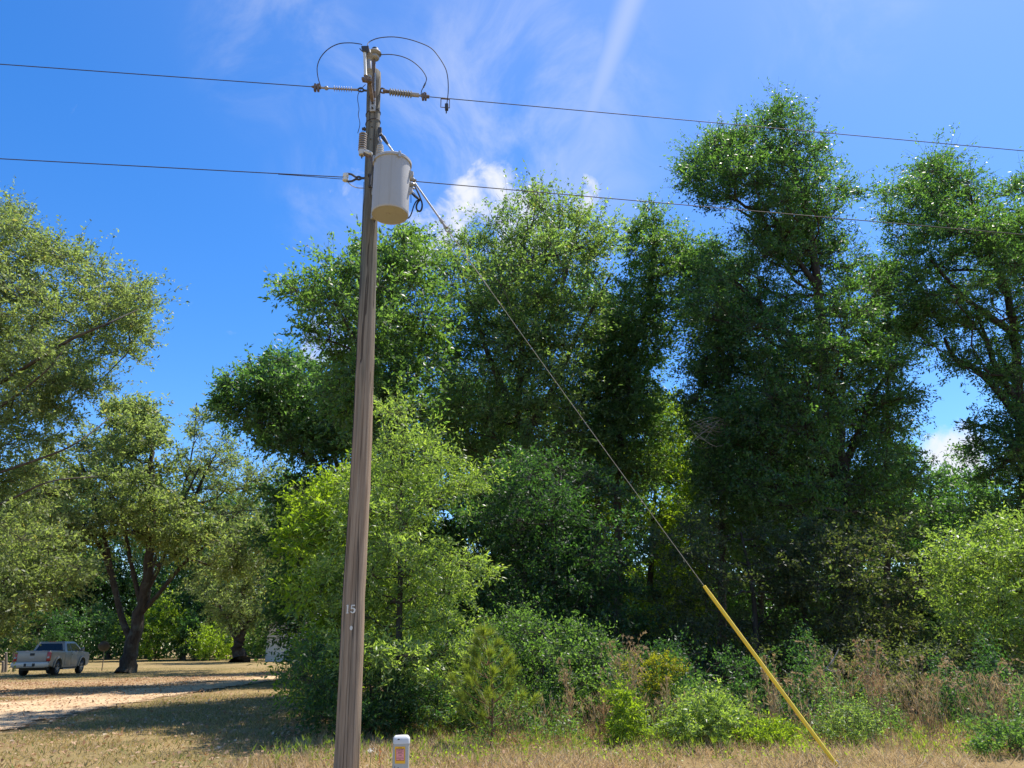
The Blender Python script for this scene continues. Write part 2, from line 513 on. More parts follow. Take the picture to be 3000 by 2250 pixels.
def in_poly(pts, poly):
    x, y = pts[:, 0], pts[:, 1]; ins = np.zeros(len(pts), bool); n = len(poly)
    for i in range(n):
        x1, y1 = poly[i]; x2, y2 = poly[(i + 1) % n]
        if y1 == y2: continue
        c = ((y1 > y) != (y2 > y)) & (x < (x2 - x1) * (y - y1) / (y2 - y1) + x1); ins ^= c
    return ins


def edge_dist(pts, poly):
    d = np.full(len(pts), 1e9); n = len(poly)
    for i in range(n):
        a = np.array(poly[i], float); b = np.array(poly[(i + 1) % n], float); ab = b - a
        t = np.clip(((pts - a) @ ab) / (ab @ ab + 1e-9), 0, 1)
        d = np.minimum(d, np.linalg.norm(pts - (a + t[:, None] * ab), axis=1))
    return d


def dart(cand, s, rng, limit=1200):
    """keep candidates at least s apart (s per candidate)"""
    keep = np.empty((limit, 3)); k = 0; idx = []
    for i, c in enumerate(cand):
        if k and (np.sum((keep[:k] - c) ** 2, axis=1).min() < s[i] ** 2): continue
        keep[k] = c; idx.append(i); k += 1
        if k >= limit: break
    return keep[:k].copy(), idx


def crown_points(polys, holes, depth, thick, br, spacing, rng, lean=0.0, limit=900):
    """crown centres inside the given outlines: a volume, not a card"""
    allp = []
    for poly in polys:
        pa = np.array(poly, float); lo = pa.min(0); hi = pa.max(0)
        m = depth / F * S                      # metres per display pixel, roughly
        c = rng.uniform(lo, hi, size=(9000, 2)); c = c[in_poly(c, poly)]
        ed = edge_dist(c, poly) * m
        k = ed > br * .38; c, ed = c[k], ed[k]
        for h in holes:
            ih = in_poly(c, h); c, ed = c[~ih], ed[~ih]
        t = rng.uniform(-1, 1, len(c)) * np.minimum(ed * 1.3 + br * .6, thick)
        pts = np.array([D(x, y, depth + dy) for (x, y), dy in zip(c, t)])
        allp.append(pts)
    pts = np.concatenate(allp); rng.shuffle(pts)
    pts = pts[pts[:, 2] > br * .45]
    # uneven density: spacing grows and shrinks over a few metres
    w = np.sin(pts[:, 0] * .9 + 1.3) * np.sin(pts[:, 1] * 1.1 + .5) * np.sin(pts[:, 2] * .8 + 2.1)
    s = spacing * (1 + .35 * w)
    p, _ = dart(pts, s, rng, limit)
    return p


def grow(mb_pts, trunk, tr, blobs, tip_r, power=.5):
    """connect crown centres to the trunk as one branching tree; returns list of (path, radii)"""
    nodes = [np.asarray(p) for p in trunk]; par = [-1] + list(range(len(trunk) - 1)); plen = [0.0]
    for i in range(1, len(nodes)): plen.append(plen[-1] + np.linalg.norm(nodes[i] - nodes[i - 1]) * .25)
    T0 = len(nodes)
    N = np.array(nodes)
    d0 = np.array([np.min(np.linalg.norm(N - b, axis=1)) for b in blobs])
    order = np.argsort(d0)
    Nb = np.zeros((T0 + len(blobs), 3)); Nb[:T0] = N; PL = np.zeros(T0 + len(blobs)); PL[:T0] = plen
    cnt = T0; ids = []
    floor_i = max(1, T0 // 4) if T0 > 4 else 0
    for bi in order:
        b = blobs[bi]
        v = b - Nb[floor_i:cnt]; dist = np.linalg.norm(v, axis=1)
        cost = dist + .38 * PL[floor_i:cnt] + .9 * np.maximum(0, -v[:, 2])
        j = int(np.argmin(cost)) + floor_i
        Nb[cnt] = b; PL[cnt] = PL[j] + np.linalg.norm(b - Nb[j]); par.append(j); cnt += 1
    desc = np.ones(cnt)
    for i in range(cnt - 1, T0 - 1, -1):
        if par[i] >= T0: desc[par[i]] += desc[i]
    return Nb[:cnt], par, desc, T0


def tubes_np(paths, radii, sides):
    """many short tubes -> arrays; paths (n,m,3), radii (n,m)"""
    n, m, _ = paths.shape
    t = np.empty_like(paths); t[:, 1:-1] = paths[:, 2:] - paths[:, :-2]; t[:, 0] = paths[:, 1] - paths[:, 0]; t[:, -1] = paths[:, -1] - paths[:, -2]
    t = unit(t); a = np.where(np.abs(t[:, :1, 2:3]) < .9, np.array([0, 0, 1.0]), np.array([1.0, 0, 0]))
    x = unit(np.cross(t, np.broadcast_to(a, t.shape))); y = np.cross(t, x)
    ang = np.arange(sides) * 2 * math.pi / sides
    V = paths[:, :, None] + (x[:, :, None] * np.cos(ang)[None, None, :, None] + y[:, :, None] * np.sin(ang)[None, None, :, None]) * radii[:, :, None, None]
    base = (np.arange(n) * m * sides)[:, None, None]
    i = np.arange(m - 1)[None, :, None] * sides; k = np.arange(sides)[None, None, :]; k2 = (k + 1) % sides
    Q = np.stack([base + i + k, base + i + k2, base + i + sides + k2, base + i + sides + k], -1).reshape(-1, 4)
    return V.reshape(-1, 3), Q


NLEAF = 0


def plant(name, label, cat, depth, polys, trunk=None, holes=(), tr=.25, thick=3.0, br=.9, spacing=1.0, sprays=18, per=13,
          leaf=(.10, .045), mat='leaf_mid', bark='bark', group=None, seed=1, base=None, stems=None, up=.5, droop=.0, tip=.012,
          pts3d=None, crown_name='crown', trunk_name='trunk', limit=900, flat=.62, twigs=True, fl=0.15, gaps=.22):
    """a tree or shrub: trunk and limbs as one part, leaves as another"""
    global NLEAF
    sprays = int(sprays * 1.6); per = int(per * 1.4); br *= 1.15; leaf = (leaf[0] * 1.0, leaf[1] * 1.1); tr *= .8; spacing *= (1.02 if mat == 'leaf_oak' else .89); limit = int(limit * 2)
    rng = np.random.default_rng(seed)
    blobs = pts3d if pts3d is not None else crown_points(polys, holes, depth, thick, br, spacing, rng, limit=limit)
    # boughs and gaps between them: drop clumps where a slow 3-D wave is low
    kv = unit(rng.normal(size=(7, 3))) * (2 * math.pi / (br * rng.uniform(3.0, 5.0, 7)))[:, None] * np.array([1, 1, 1.5]); ph = rng.uniform(0, 6.28, 7)
    wv = np.sin(blobs @ kv.T + ph).mean(1)
    if len(blobs) > 14: blobs = blobs[wv > np.quantile(wv, gaps)]
    if trunk:
        tp = [D(*p, depth) if len(p) == 2 else D(*p) for p in trunk]
    elif base is not None:
        tp = [np.array(base, float), np.array([base[0], base[1], max(1.0, blobs[:, 2].mean())])]
    else:
        c = blobs.mean(0); tp = [np.array([c[0], c[1], 0]), np.array([c[0], c[1], c[2]])]
    b0 = tp[0].copy(); b0[2] = -.05
    if tp[0][2] > .1: tp = [b0] + tp
    else: tp[0][2] = -.05
    sp = spline(tp, 5)
    sp = [p + np.append(rng.normal(size=2) * tr * .12, 0) if 0 < i < len(sp) - 1 else p for i, p in enumerate(sp)]
    L = np.concatenate([[0], np.cumsum([np.linalg.norm(sp[i + 1] - sp[i]) for i in range(len(sp) - 1)])]); L /= L[-1]
    trad = tr * (1 - .72 * L) * (1 + .55 * np.exp(-L * 28))
    root = empty(name, (b0[0], b0[1], 0), label, cat, group); o = np.array([b0[0], b0[1], 0])
    Nb, par, desc, T0 = grow(None, sp, tr, blobs, tip)
    # trunk
    Vs = []; Qs = []; off = 0
    v, q = tubes_np(np.array(sp)[None], trad[None], 10); Vs.append(v); Qs.append(q); off += len(v)
    if stems:
        for st in stems:                      # further main limbs given by hand: (points, r0, r1)
            s2 = spline([D(*p, depth) if len(p) == 2 else D(*p) for p in st[0]], 6); rr = np.linspace(st[1], st[2], len(s2))
            v, q = tubes_np(np.array(s2)[None], rr[None], 8); Vs.append(v); Qs.append(q + off); off += len(v)
    n = len(Nb) - T0
    pj = np.array(par[T0:]); A = Nb[pj]; B = Nb[T0:]; ra = tip * desc[:] ** .55
    rB = ra[T0:]; rA = np.where(pj >= T0, np.minimum(ra[np.maximum(pj, 0)], rB * 1.5), rB * 1.5)
    rA = np.where(pj < T0, np.minimum(rA, trad[np.minimum(pj, T0 - 1)] * .8), rA); rB = np.minimum(rB, rA)
    mid = (A + B) / 2; dl = np.linalg.norm(B - A, axis=1, keepdims=True)
    j1 = rng.normal(size=(n, 3)) * dl * .07; j2 = rng.normal(size=(n, 3)) * dl * .07
    path = np.stack([A, A + (B - A) * .33 + j1 - np.array([0, 0, .05]) * dl, A + (B - A) * .67 + j2 - np.array([0, 0, .05]) * dl, B], 1)
    rad = np.stack([rA, rA * .67 + rB * .33, rA * .33 + rB * .67, rB], 1)
    v, q = tubes_np(path, rad, 5); Vs.append(v); Qs.append(q + off); off += len(v)
    # sprays: twigs radiating in each crown clump
    nb = len(blobs); bs = rng.uniform(.6, 1.35, nb) * br
    bi = np.repeat(np.arange(nb), sprays); ns = len(bi)
    outward = unit(blobs - blobs.mean(0)) * .35
    dv = rng.normal(size=(ns, 3)); dv = unit(dv) + outward[bi]; dv[:, 2] = dv[:, 2] * flat + .12; dv = unit(dv)
    sl_ = bs[bi] * rng.uniform(.45, 1.15, ns)
    start = blobs[bi] + dv * sl_[:, None] * .08
    bend = rng.normal(size=(ns, 3)) * .18 - np.array([0, 0, droop]); end = start + dv * sl_[:, None] + bend * sl_[:, None]
    if twigs:
        midp = (start + end) / 2 + bend * sl_[:, None] * -.2
        v, q = tubes_np(np.stack([start, midp, end], 1), np.stack([np.full(ns, tip * .55), np.full(ns, tip * .4), np.full(ns, tip * .15)], 1), 3)
        Vs.append(v); Qs.append(q + off); off += len(v)
    me = fast_mesh(trunk_name, np.concatenate(Vs) - o, np.concatenate(Qs)); me.polygons.foreach_set('use_smooth', [True] * len(me.polygons))
    link_mesh(trunk_name, me, bark, root)
    # leaves
    leafy = np.where(rng.uniform(size=ns) > .09)[0]; si = np.repeat(leafy, per); nl = len(si)
    t = rng.uniform(.15, 1.03, nl) ** .8
    pos = start[si] * (1 - t)[:, None] + end[si] * t[:, None] + rng.normal(size=(nl, 3)) * br * .05
    ld = unit(dv[si] * .7 + rng.normal(size=(nl, 3)) * .75 - np.array([0, 0, fl]))
    ll = leaf[0] * np.clip(np.exp(rng.normal(size=nl) * .32), .45, 1.8) * .95; lw = leaf[1] * rng.uniform(.7, 1.25, nl)
    ok = pos[:, 2] > .03; pos, ld, ll, lw = pos[ok], ld[ok], ll[ok], lw[ok]
    V = leaf_verts(rng, pos, ld, ll, lw, up) - o
    me = fast_mesh(crown_name, V, quads_for(len(pos)))
    link_mesh(crown_name, me, mat, root)
    NLEAF += len(pos); print('PLANT', name, seed, nb, len(pos))
    return root



# ================================================================== THE SETTING
def ground_sheet():
    n = 90
    rng = np.random.default_rng(3)
    xs = np.sign(np.linspace(-1, 1, n)) * np.abs(np.linspace(-1, 1, n)) ** 2.6 * 900
    ys = np.concatenate([np.linspace(-60, 0, 8), np.linspace(2, 40, 40), 40 + np.linspace(0.03, 1, 42) ** 2.5 * 1200])
    X, Y = np.meshgrid(xs, ys); Z = -.02 + .015 * np.sin(X * .7) * np.sin(Y * .5)
    V = np.stack([X, Y, Z], -1).reshape(-1, 3); ny, nx = X.shape
    i = np.arange(ny - 1)[:, None] * nx + np.arange(nx - 1)[None]
    Q = np.stack([i, i + 1, i + nx + 1, i + nx], -1).reshape(-1, 4)
    me = fast_mesh('ground', V, Q.astype(np.int32)); me.polygons.foreach_set('use_smooth', [True] * len(me.polygons))
    tag(link_mesh('ground', me, 'lawn_soil'), 'dry grassy ground under the trees', kind='structure')


def sheet(name, outline, z, mat, label, jit=.25, seed=1):
    """a flat patch with a ragged edge"""
    rng = np.random.default_rng(seed); p = [np.array(q[:2]) for q in outline]; out = []
    for i in range(len(p)):
        a, b = p[i], p[(i + 1) % len(p)]; k = max(2, int(np.linalg.norm(b - a) / .5)); k = min(k, 60)
        nrm = np.array([-(b - a)[1], (b - a)[0]]); nrm /= np.linalg.norm(nrm) + 1e-9
        w = 0
        for j in range(k):
            w = .7 * w + rng.normal() * jit
            out.append(np.append(a + (b - a) * j / k + nrm * w * math.sin(math.pi * j / k), z))
    m = MB(); m.add(out, [tuple(range(len(out)))])
    o = m.build(name, mat, smooth=False, origin=(0, 0, 0)); return tag(o, label, kind='structure')


ground_sheet()
def softmat(name, stops, scale, patch, soft, fine=25):
    """bare ground that thins out into the grass towards its edge"""
    m, T = mat_base(name)
    tc = T.n('ShaderNodeTexCoord'); o = tc.outputs['Object']
    n = T.noise(o, scale, 8, .65); n2 = T.noise(o, fine, 5, .7); f = T.math('ADD', T.math('MULTIPLY', n, .55), T.math('MULTIPLY', n2, .45))
    c = T.ramp(f, stops); n3 = T.noise(o, patch[1], 5, .6); c = T.mix(T.math('MULTIPLY', T.ramp(n3, [(.45, 0), (.62, 1)]), patch[2]), c, patch[0])
    b = T.n('ShaderNodeBsdfPrincipled'); T.l(c, b.inputs['Base Color']); b.inputs['Roughness'].default_value = .95; b.inputs['Specular IOR Level'].default_value = .1
    bp = T.n('ShaderNodeBump'); bp.inputs['Strength'].default_value = .5; bp.inputs['Distance'].default_value = .04; T.l(n2, bp.inputs['Height']); T.l(bp.outputs[0], b.inputs['Normal'])
    at = T.n('ShaderNodeAttribute', attribute_name='inside')
    ed = T.math('ADD', T.math('MULTIPLY', at.outputs['Fac'], 1 / soft), T.math('ADD', T.math('MULTIPLY', T.math('SUBTRACT', T.noise(o, 1.6, 6, .7), .5), 2.6), T.math('MULTIPLY', T.math('SUBTRACT', n2, .5), 1.6)))
    al = T.ramp(ed, [(.38, 0), (.62, 1)])
    tr = T.n('ShaderNodeBsdfTransparent'); mx = T.n('ShaderNodeMixShader'); T.l(al, mx.inputs[0]); T.l(tr.outputs[0], mx.inputs[1]); T.l(b.outputs[0], mx.inputs[2])
    finish(T, mx.outputs[0]); MATS[name] = m


softmat('sand_soft', [(.3, (.44, .30, .165)), (.5, (.57, .41, .24)), (.7, (.65, .49, .31))], .9, ((.38, .23, .13), .7, .5), .8)
softmat('litter_soft', [(.32, (.26, .16, .085)), (.5, (.42, .275, .155)), (.7, (.54, .38, .22))], .8, ((.28, .21, .09), .4, .6), 1.2, 30)


def soft_sheet(name, outline, z, mat, label, step=.3, pad=.5):
    w = np.array([q[:2] for q in outline]); lo, hi = w.min(0) - pad, w.max(0) + pad
    xs = np.arange(lo[0], hi[0] + step, step); ys = np.arange(lo[1], hi[1] + step, step); X, Y = np.meshgrid(xs, ys); pts = np.column_stack([X.ravel(), Y.ravel()])
    ins = np.where(in_poly(pts, w), 1, -1) * edge_dist(pts, w); nx = len(xs)
    i = (np.arange(len(ys) - 1)[:, None] * nx + np.arange(nx - 1)[None]).ravel(); Q_ = np.stack([i, i + 1, i + nx + 1, i + nx], -1); Q_ = Q_[(ins[Q_] > -pad).any(1)]
    used = np.unique(Q_); remap = np.full(len(pts), -1); remap[used] = np.arange(len(used))
    me = fast_mesh(name, np.column_stack([pts[used], np.full(len(used), z)]), remap[Q_].astype(np.int32))
    at = me.attributes.new('inside', 'FLOAT', 'POINT'); at.data.foreach_set('value', ins[used].astype(np.float32))
    return tag(link_mesh(name, me, mat), label, kind='structure')


yard_px = [(-140, 1575), (120, 1540), (330, 1508), (640, 1464), (760, 1452), (760, 1444), (640, 1447), (540, 1452), (450, 1458), (340, 1463), (220, 1467), (100, 1471), (-140, 1477)]
YARD = [G(*p) for p in yard_px]
soft_sheet('yard', YARD, .006, 'litter_soft', 'leaf strewn reddish yard in front of the pickup')
road_px = [(-160, 1620), (0, 1592), (60, 1578), (160, 1549), (270, 1526), (400, 1503), (520, 1483), (640, 1466), (760, 1453), (760, 1446), (640, 1452), (540, 1463),
           (450, 1474), (370, 1481), (260, 1490), (130, 1505), (20, 1516), (-160, 1524)]
ROAD = [G(*p) for p in road_px]
soft_sheet('dirt_road', ROAD, .012, 'sand_soft', 'pale sandy driveway crossing the lawn towards the shed')
for i, st_ in enumerate(([(-140, 1497), (60, 1495), (170, 1498), (60, 1504), (-140, 1507)], [(150, 1488), (330, 1476), (470, 1464), (560, 1456), (500, 1470), (330, 1484), (180, 1491)])):
    soft_sheet('sand_patch', [G(*p) for p in st_], .018, 'sand_soft', 'bare sandy streak in the leaf strewn yard')


def scatter_pts(rng, poly_px, dens, cap=200000, world=None):
    """points on the ground inside an outline given in picture corners, uniform in the world"""
    w = np.array([G(*p)[:2] for p in poly_px]) if world is None else np.array(world)
    lo, hi = w.min(0), w.max(0); n = int(min(cap, dens * np.prod(hi - lo)))
    c = rng.uniform(lo, hi, (n, 2)); return c[in_poly(c, w)]


def blades(name, pts, rng, L, W, mat, label, lean=.45, up=0.0, kind='stuff'):
    n = len(pts); pos = np.column_stack([pts, np.full(n, -.01)])
    d = unit(np.column_stack([rng.normal(size=(n, 2)) * lean, np.ones(n)]))
    V = leaf_verts(rng, pos, d, rng.uniform(*L, n), rng.uniform(*W, n), up)
    return tag(link_mesh(name, fast_mesh(name, V, quads_for(n)), mat), label, kind=kind)


rg = np.random.default_rng(21)
ROADW = np.array([p[:2] for p in ROAD])
lawn = scatter_pts(rg, None, 420, 400000, world=[(-13.5, 9.2), (2.0, 9.2), (1.0, 14.5), (-4.0, 17), (-7, 24), (-17, 24)])
far = scatter_pts(rg, None, 55, 200000, world=[(-17, 24), (-7, 24), (-6, 48), (-36, 60), (-34, 40)])
lawn = np.concatenate([lawn, far]); lawn = lawn[~in_poly(lawn, ROADW)]
clump = np.sin(lawn[:, 0] * 2.3) * np.sin(lawn[:, 1] * 2.9 + 1) + rg.normal(size=len(lawn)) * .6
lawn = lawn[clump > -.55]
blades('lawn_grass', lawn, rg, (.03, .10), (.006, .016), 'lawn_blade', 'short patchy lawn grass, tan and green', .8)
lit = scatter_pts(rg, yard_px, 60, 90000)
sel = np.sin(lit[:, 0] * .55 + lit[:, 1] * .9) * np.sin(lit[:, 1] * .45 + .8) + rg.normal(size=len(lit)) * .4 > -.35
sel &= ~(in_poly(lit, ROADW) & (rg.uniform(size=len(lit)) < .8))
lit = lit[sel]
lit2 = scatter_pts(rg, None, 22, 60000, world=[(-13.5, 9.2), (2.0, 9.2), (1.0, 14.5), (-4.0, 17), (-7, 24), (-26, 40), (-32, 40), (-17, 22)])
lit = np.concatenate([lit, lit2])
n = len(lit); pos = np.column_stack([lit, rg.uniform(.014, .03, n)]); d = unit(np.column_stack([rg.normal(size=(n, 2)), rg.normal(size=n) * .25]))
tag(link_mesh('leaf_litter', fast_mesh('leaf_litter', leaf_verts(rg, pos, d, rg.uniform(.05, .11, n), rg.uniform(.03, .06, n), 2.5), quads_for(n)), 'litter_leaf'),
    'fallen reddish brown leaves strewn over driveway and lawn', kind='stuff')
dry = scatter_pts(rg, None, 900, 300000, world=[(-3.6, 9.2), (9.5, 9.2), (11.5, 13), (6, 14.5), (1.5, 14.2), (-3.0, 14.0)])
dry = dry[(np.sin(dry[:, 0] * 1.7 + 1) * np.sin(dry[:, 1] * 2.1) + rg.normal(size=len(dry)) * .6) > -.35]
blades('dry_grass', dry, rg, (.06, .22), (.005, .012), 'dry_blade', 'short dead straw coloured grass along the wood edge', .9)
# forest floor litter under the right hand wood
ff = scatter_pts(rg, None, 90, 120000, world=[(-4, 13), (10, 12), (20, 20), (22, 34), (-6, 34), (-5, 20)])
n = len(ff); pos = np.column_stack([ff, rg.uniform(0, .03, n)]); d = unit(np.column_stack([rg.normal(size=(n, 2)), rg.normal(size=n) * .3]))
tag(link_mesh('forest_litter', fast_mesh('forest_litter', leaf_verts(rg, pos, d, rg.uniform(.06, .13, n), rg.uniform(.03, .07, n), 2), quads_for(n)), 'litter_leaf'),
    'dead leaves covering the ground inside the wood', kind='stuff')

# ================================================================== TREES AND SHRUBS (outlines in picture corners, each at its own distance)
plant('oak_tree', 'tall olive green oak cut by the left edge, its crown highest on that side', 'tree', 28,
      [[(-150, 360), (0, 395), (60, 445), (85, 500), (150, 515), (200, 535), (250, 575), (305, 585), (335, 640), (352, 695), (345, 745), (335, 790), (290, 815), (245, 820), (235, 860), (190, 885), (140, 960), (120, 1080), (150, 1180), (225, 1210), (215, 1250), (160, 1290), (90, 1330), (30, 1390), (-150, 1400)]],
      holes=[[(250, 835), (330, 820), (330, 850), (255, 870)]], trunk=[(-120, 1500), (-115, 1200), (-90, 950), (-70, 700), (-60, 520)],
      stems=[([(-85, 880, 28), (60, 790, 25), (150, 735, 24), (230, 700, 23.8), (300, 668, 25)], .085, .02), ([(-80, 940, 28), (40, 850, 25), (110, 790, 23.8), (165, 715, 25)], .06, .015), ([(-90, 1050, 28), (60, 1000, 24.6), (160, 960, 23.8), (240, 900, 25.5)], .06, .015), ([(-90, 1130, 28), (20, 1080, 24.6), (110, 1040, 23.8), (210, 1030, 25.5)], .055, .015)],
      tr=.5, thick=4.5, br=1.0, spacing=1.05, sprays=20, per=13, leaf=(.15, .06), mat='leaf_oak', bark='bark_grey', gaps=.3, seed=11, tip=.011)
plant('oak_tree', 'broad spreading oak with thick forked trunk beside the pickup', 'tree', 46,
      [[(60, 1010), (130, 940), (210, 880), (290, 850), (345, 880), (365, 930), (360, 990), (400, 1050), (470, 1090), (540, 1100), (600, 1150), (610, 1210), (560, 1260), (490, 1275), (420, 1235), (370, 1215), (300, 1165), (220, 1180), (150, 1225), (60, 1260), (-20, 1200), (-20, 1080)]],
      trunk=[(272, 1452), (283, 1400), (300, 1325), (318, 1250), (326, 1150), (328, 1040), (326, 950)],
      stems=[([(285, 1390), (262, 1330), (244, 1250), (226, 1160), (200, 1060), (170, 990)], .22, .06), ([(300, 1330), (345, 1280), (400, 1215), (460, 1170), (540, 1150)], .17, .04),
             ([(310, 1290), (350, 1210), (385, 1110), (430, 1010)], .17, .04), ([(250, 1280), (215, 1180), (150, 1110), (80, 1070)], .17, .04), ([(305, 1310), (280, 1200), (265, 1100), (262, 1000)], .17, .04)],
      tr=.52, thick=6.0, br=1.3, spacing=1.45, sprays=22, per=14, leaf=(.24, .10), mat='leaf_oak', bark='bark', gaps=.3, seed=12, tip=.02)
plant('slender_tree', 'slender open tree with airy grey-green top, right of the forked oak', 'tree', 50,
      [[(385, 990), (390, 930), (400, 880), (425, 855), (450, 880), (455, 930), (490, 935), (530, 950), (590, 1000), (640, 1080), (620, 1180), (540, 1210), (450, 1190), (395, 1090)]],
      trunk=[(283, 1440), (290, 1380), (312, 1290), (345, 1180), (395, 1060), (418, 960), (425, 870)], stems=[([(418, 1080), (450, 1010), (480, 960)], .12, .03), ([(418, 1060), (390, 1000), (380, 950)], .1, .03)],
      tr=.16, thick=3.0, br=1.1, spacing=1.35, sprays=14, per=10, leaf=(.2, .08), mat='leaf_oak', gaps=.3, seed=13, tip=.022)
plant('oak_tree', 'far oak with dark trunk on the back lawn, left of the shed', 'tree', 72,
      [[(420, 1260), (470, 1210), (530, 1190), (600, 1200), (650, 1240), (650, 1300), (600, 1330), (560, 1340), (540, 1365), (500, 1370), (470, 1340), (430, 1320)]],
      trunk=[(516, 1432), (516, 1390), (520, 1340), (525, 1280)], stems=[([(518, 1385), (540, 1340), (570, 1300)], .3, .08), ([(514, 1385), (490, 1340), (470, 1300)], .3, .08)],
      tr=.85, thick=5.0, br=1.7, spacing=1.9, sprays=20, per=13, leaf=(.3, .13), mat='leaf_oak', gaps=.3, seed=14, tip=.03)
# ---- the wood in the middle and on the right
plant('dark_tree', 'dark glossy leaved tree reaching left, behind the pole', 'tree', 31,
      [[(450, 870), (480, 830), (510, 795), (560, 765), (600, 755), (640, 765), (700, 770), (770, 800), (790, 870), (780, 960), (740, 1000), (690, 1010), (640, 1000), (600, 985), (565, 975), (540, 940), (480, 920)]],
      trunk=[(760, 1480), (755, 1250), (740, 1050), (700, 930), (660, 860)], stems=[([(740, 1060), (680, 1000), (610, 950), (560, 920)], .12, .03)],
      tr=.22, thick=2.8, br=.85, spacing=.88, sprays=18, per=12, leaf=(.19, .075), mat='leaf_dark', seed=21)
plant('broad_tree', 'rounded green tree directly behind the pole and transformer', 'tree', 20.5,
      [[(605, 660), (620, 600), (660, 565), (690, 540), (740, 520), (780, 485), (850, 490), (900, 480), (935, 520), (950, 600), (960, 700), (945, 860), (930, 980), (880, 1060), (800, 1040), (740, 960), (690, 850), (660, 780), (620, 745), (640, 700)]],
      trunk=[(850, 1480), (850, 1200), (862, 1000), (860, 840), (850, 700), (845, 600)], stems=[([(862, 990), (820, 850), (770, 740), (720, 650)], .13, .03), ([(865, 960), (900, 820), (915, 700)], .12, .03)],
      tr=.24, thick=3.0, br=.85, spacing=.9, sprays=18, per=12, leaf=(.135, .06), mat='leaf_mid', seed=22, gaps=.22)
plant('airy_tree', 'airy topped tree with pale glinting leaves below the white cloud', 'tree', 25,
      [[(925, 560), (960, 490), (1010, 490), (1045, 460), (1075, 435), (1120, 425), (1150, 400), (1200, 395), (1245, 415), (1290, 440), (1320, 500), (1325, 570), (1300, 630), (1310, 700), (1300, 780), (1280, 900), (1260, 1030), (1180, 1110), (1060, 1120), (970, 1060), (925, 930), (925, 760), (935, 650)]],
      holes=[[(1170, 860), (1205, 845), (1215, 905), (1180, 915)]],
      trunk=[(1125, 1480), (1122, 1200), (1118, 1000), (1122, 850), (1130, 700), (1150, 560)],
      stems=[([(1120, 960), (1190, 850), (1240, 740), (1295, 640), (1320, 590)], .14, .03), ([(1120, 900), (1060, 780), (1020, 660), (985, 560)], .13, .03), ([(1125, 830), (1190, 700), (1230, 560), (1250, 470)], .11, .025)],
      tr=.27, thick=3.2, br=.9, spacing=.98, sprays=17, per=11, leaf=(.135, .06), mat='leaf_olive', bark='bark_grey', seed=23)
plant('leafy_tree', 'narrow leafy tree standing between the airy tree and the tallest tree', 'tree', 27,
      [[(1330, 500), (1365, 470), (1385, 435), (1420, 430), (1440, 450), (1480, 490), (1530, 540), (1530, 620), (1490, 680), (1455, 740), (1425, 790), (1450, 900), (1430, 1050), (1340, 1110), (1250, 1050), (1255, 880), (1285, 760), (1300, 650), (1350, 570)]],
      trunk=[(1335, 1480), (1335, 1200), (1338, 1000), (1360, 800), (1400, 640), (1410, 500)], stems=[([(1338, 960), (1400, 800), (1470, 680)], .08, .02)],
      tr=.22, thick=2.6, br=.8, spacing=.85, sprays=17, per=12, leaf=(.13, .055), mat='leaf_mid', seed=24, gaps=.2)
plant('tall_tree', 'tallest tree with ball-like top clump and vine-clad trunk', 'tree', 23,
      [[(1440, 375), (1470, 350), (1490, 315), (1520, 300), (1545, 262), (1600, 265), (1640, 245), (1655, 222), (1700, 205), (1735, 225), (1750, 250), (1785, 262), (1780, 300), (1800, 325), (1795, 350), (1820, 365), (1870, 360), (1880, 400), (1885, 450), (1860, 490), (1820, 495), (1790, 530), (1760, 560), (1650, 570), (1610, 540), (1600, 500), (1550, 470), (1500, 450), (1470, 410)],
       [(1580, 480), (1850, 480), (1875, 560), (1840, 620), (1600, 620)],
       [(1480, 560), (1510, 530), (1560, 520), (1610, 530), (1640, 560), (1680, 580), (1740, 550), (1810, 540), (1880, 555), (1930, 600), (1950, 690), (1970, 770), (1985, 830), (1990, 880), (1950, 930), (1985, 980), (2010, 1040), (1980, 1130), (1860, 1200), (1700, 1220), (1560, 1190), (1480, 1090), (1480, 960), (1470, 850), (1490, 760), (1460, 700), (1440, 640), (1460, 590)]],
      holes=[[(1790, 900), (1850, 930), (1880, 1010), (1830, 1030), (1790, 980)], [(1440, 680), (1475, 690), (1465, 800), (1440, 790)]],
      trunk=[(1835, 1490), (1832, 1300), (1828, 1080), (1800, 900), (1775, 740), (1765, 600), (1735, 440), (1705, 320)],
      stems=[([(1790, 820), (1700, 720), (1600, 620), (1530, 570)], .16, .04), ([(1828, 1060), (1750, 920), (1690, 820), (1640, 740)], .15, .04), ([(1765, 620), (1720, 560), (1650, 490), (1590, 450)], .12, .03), ([(1828, 1000), (1880, 870), (1920, 800)], .12, .03)],
      tr=.36, thick=3.6, br=.78, spacing=.84, sprays=17, per=12, leaf=(.115, .045), mat='leaf_tall', seed=25, limit=1300, gaps=.21)
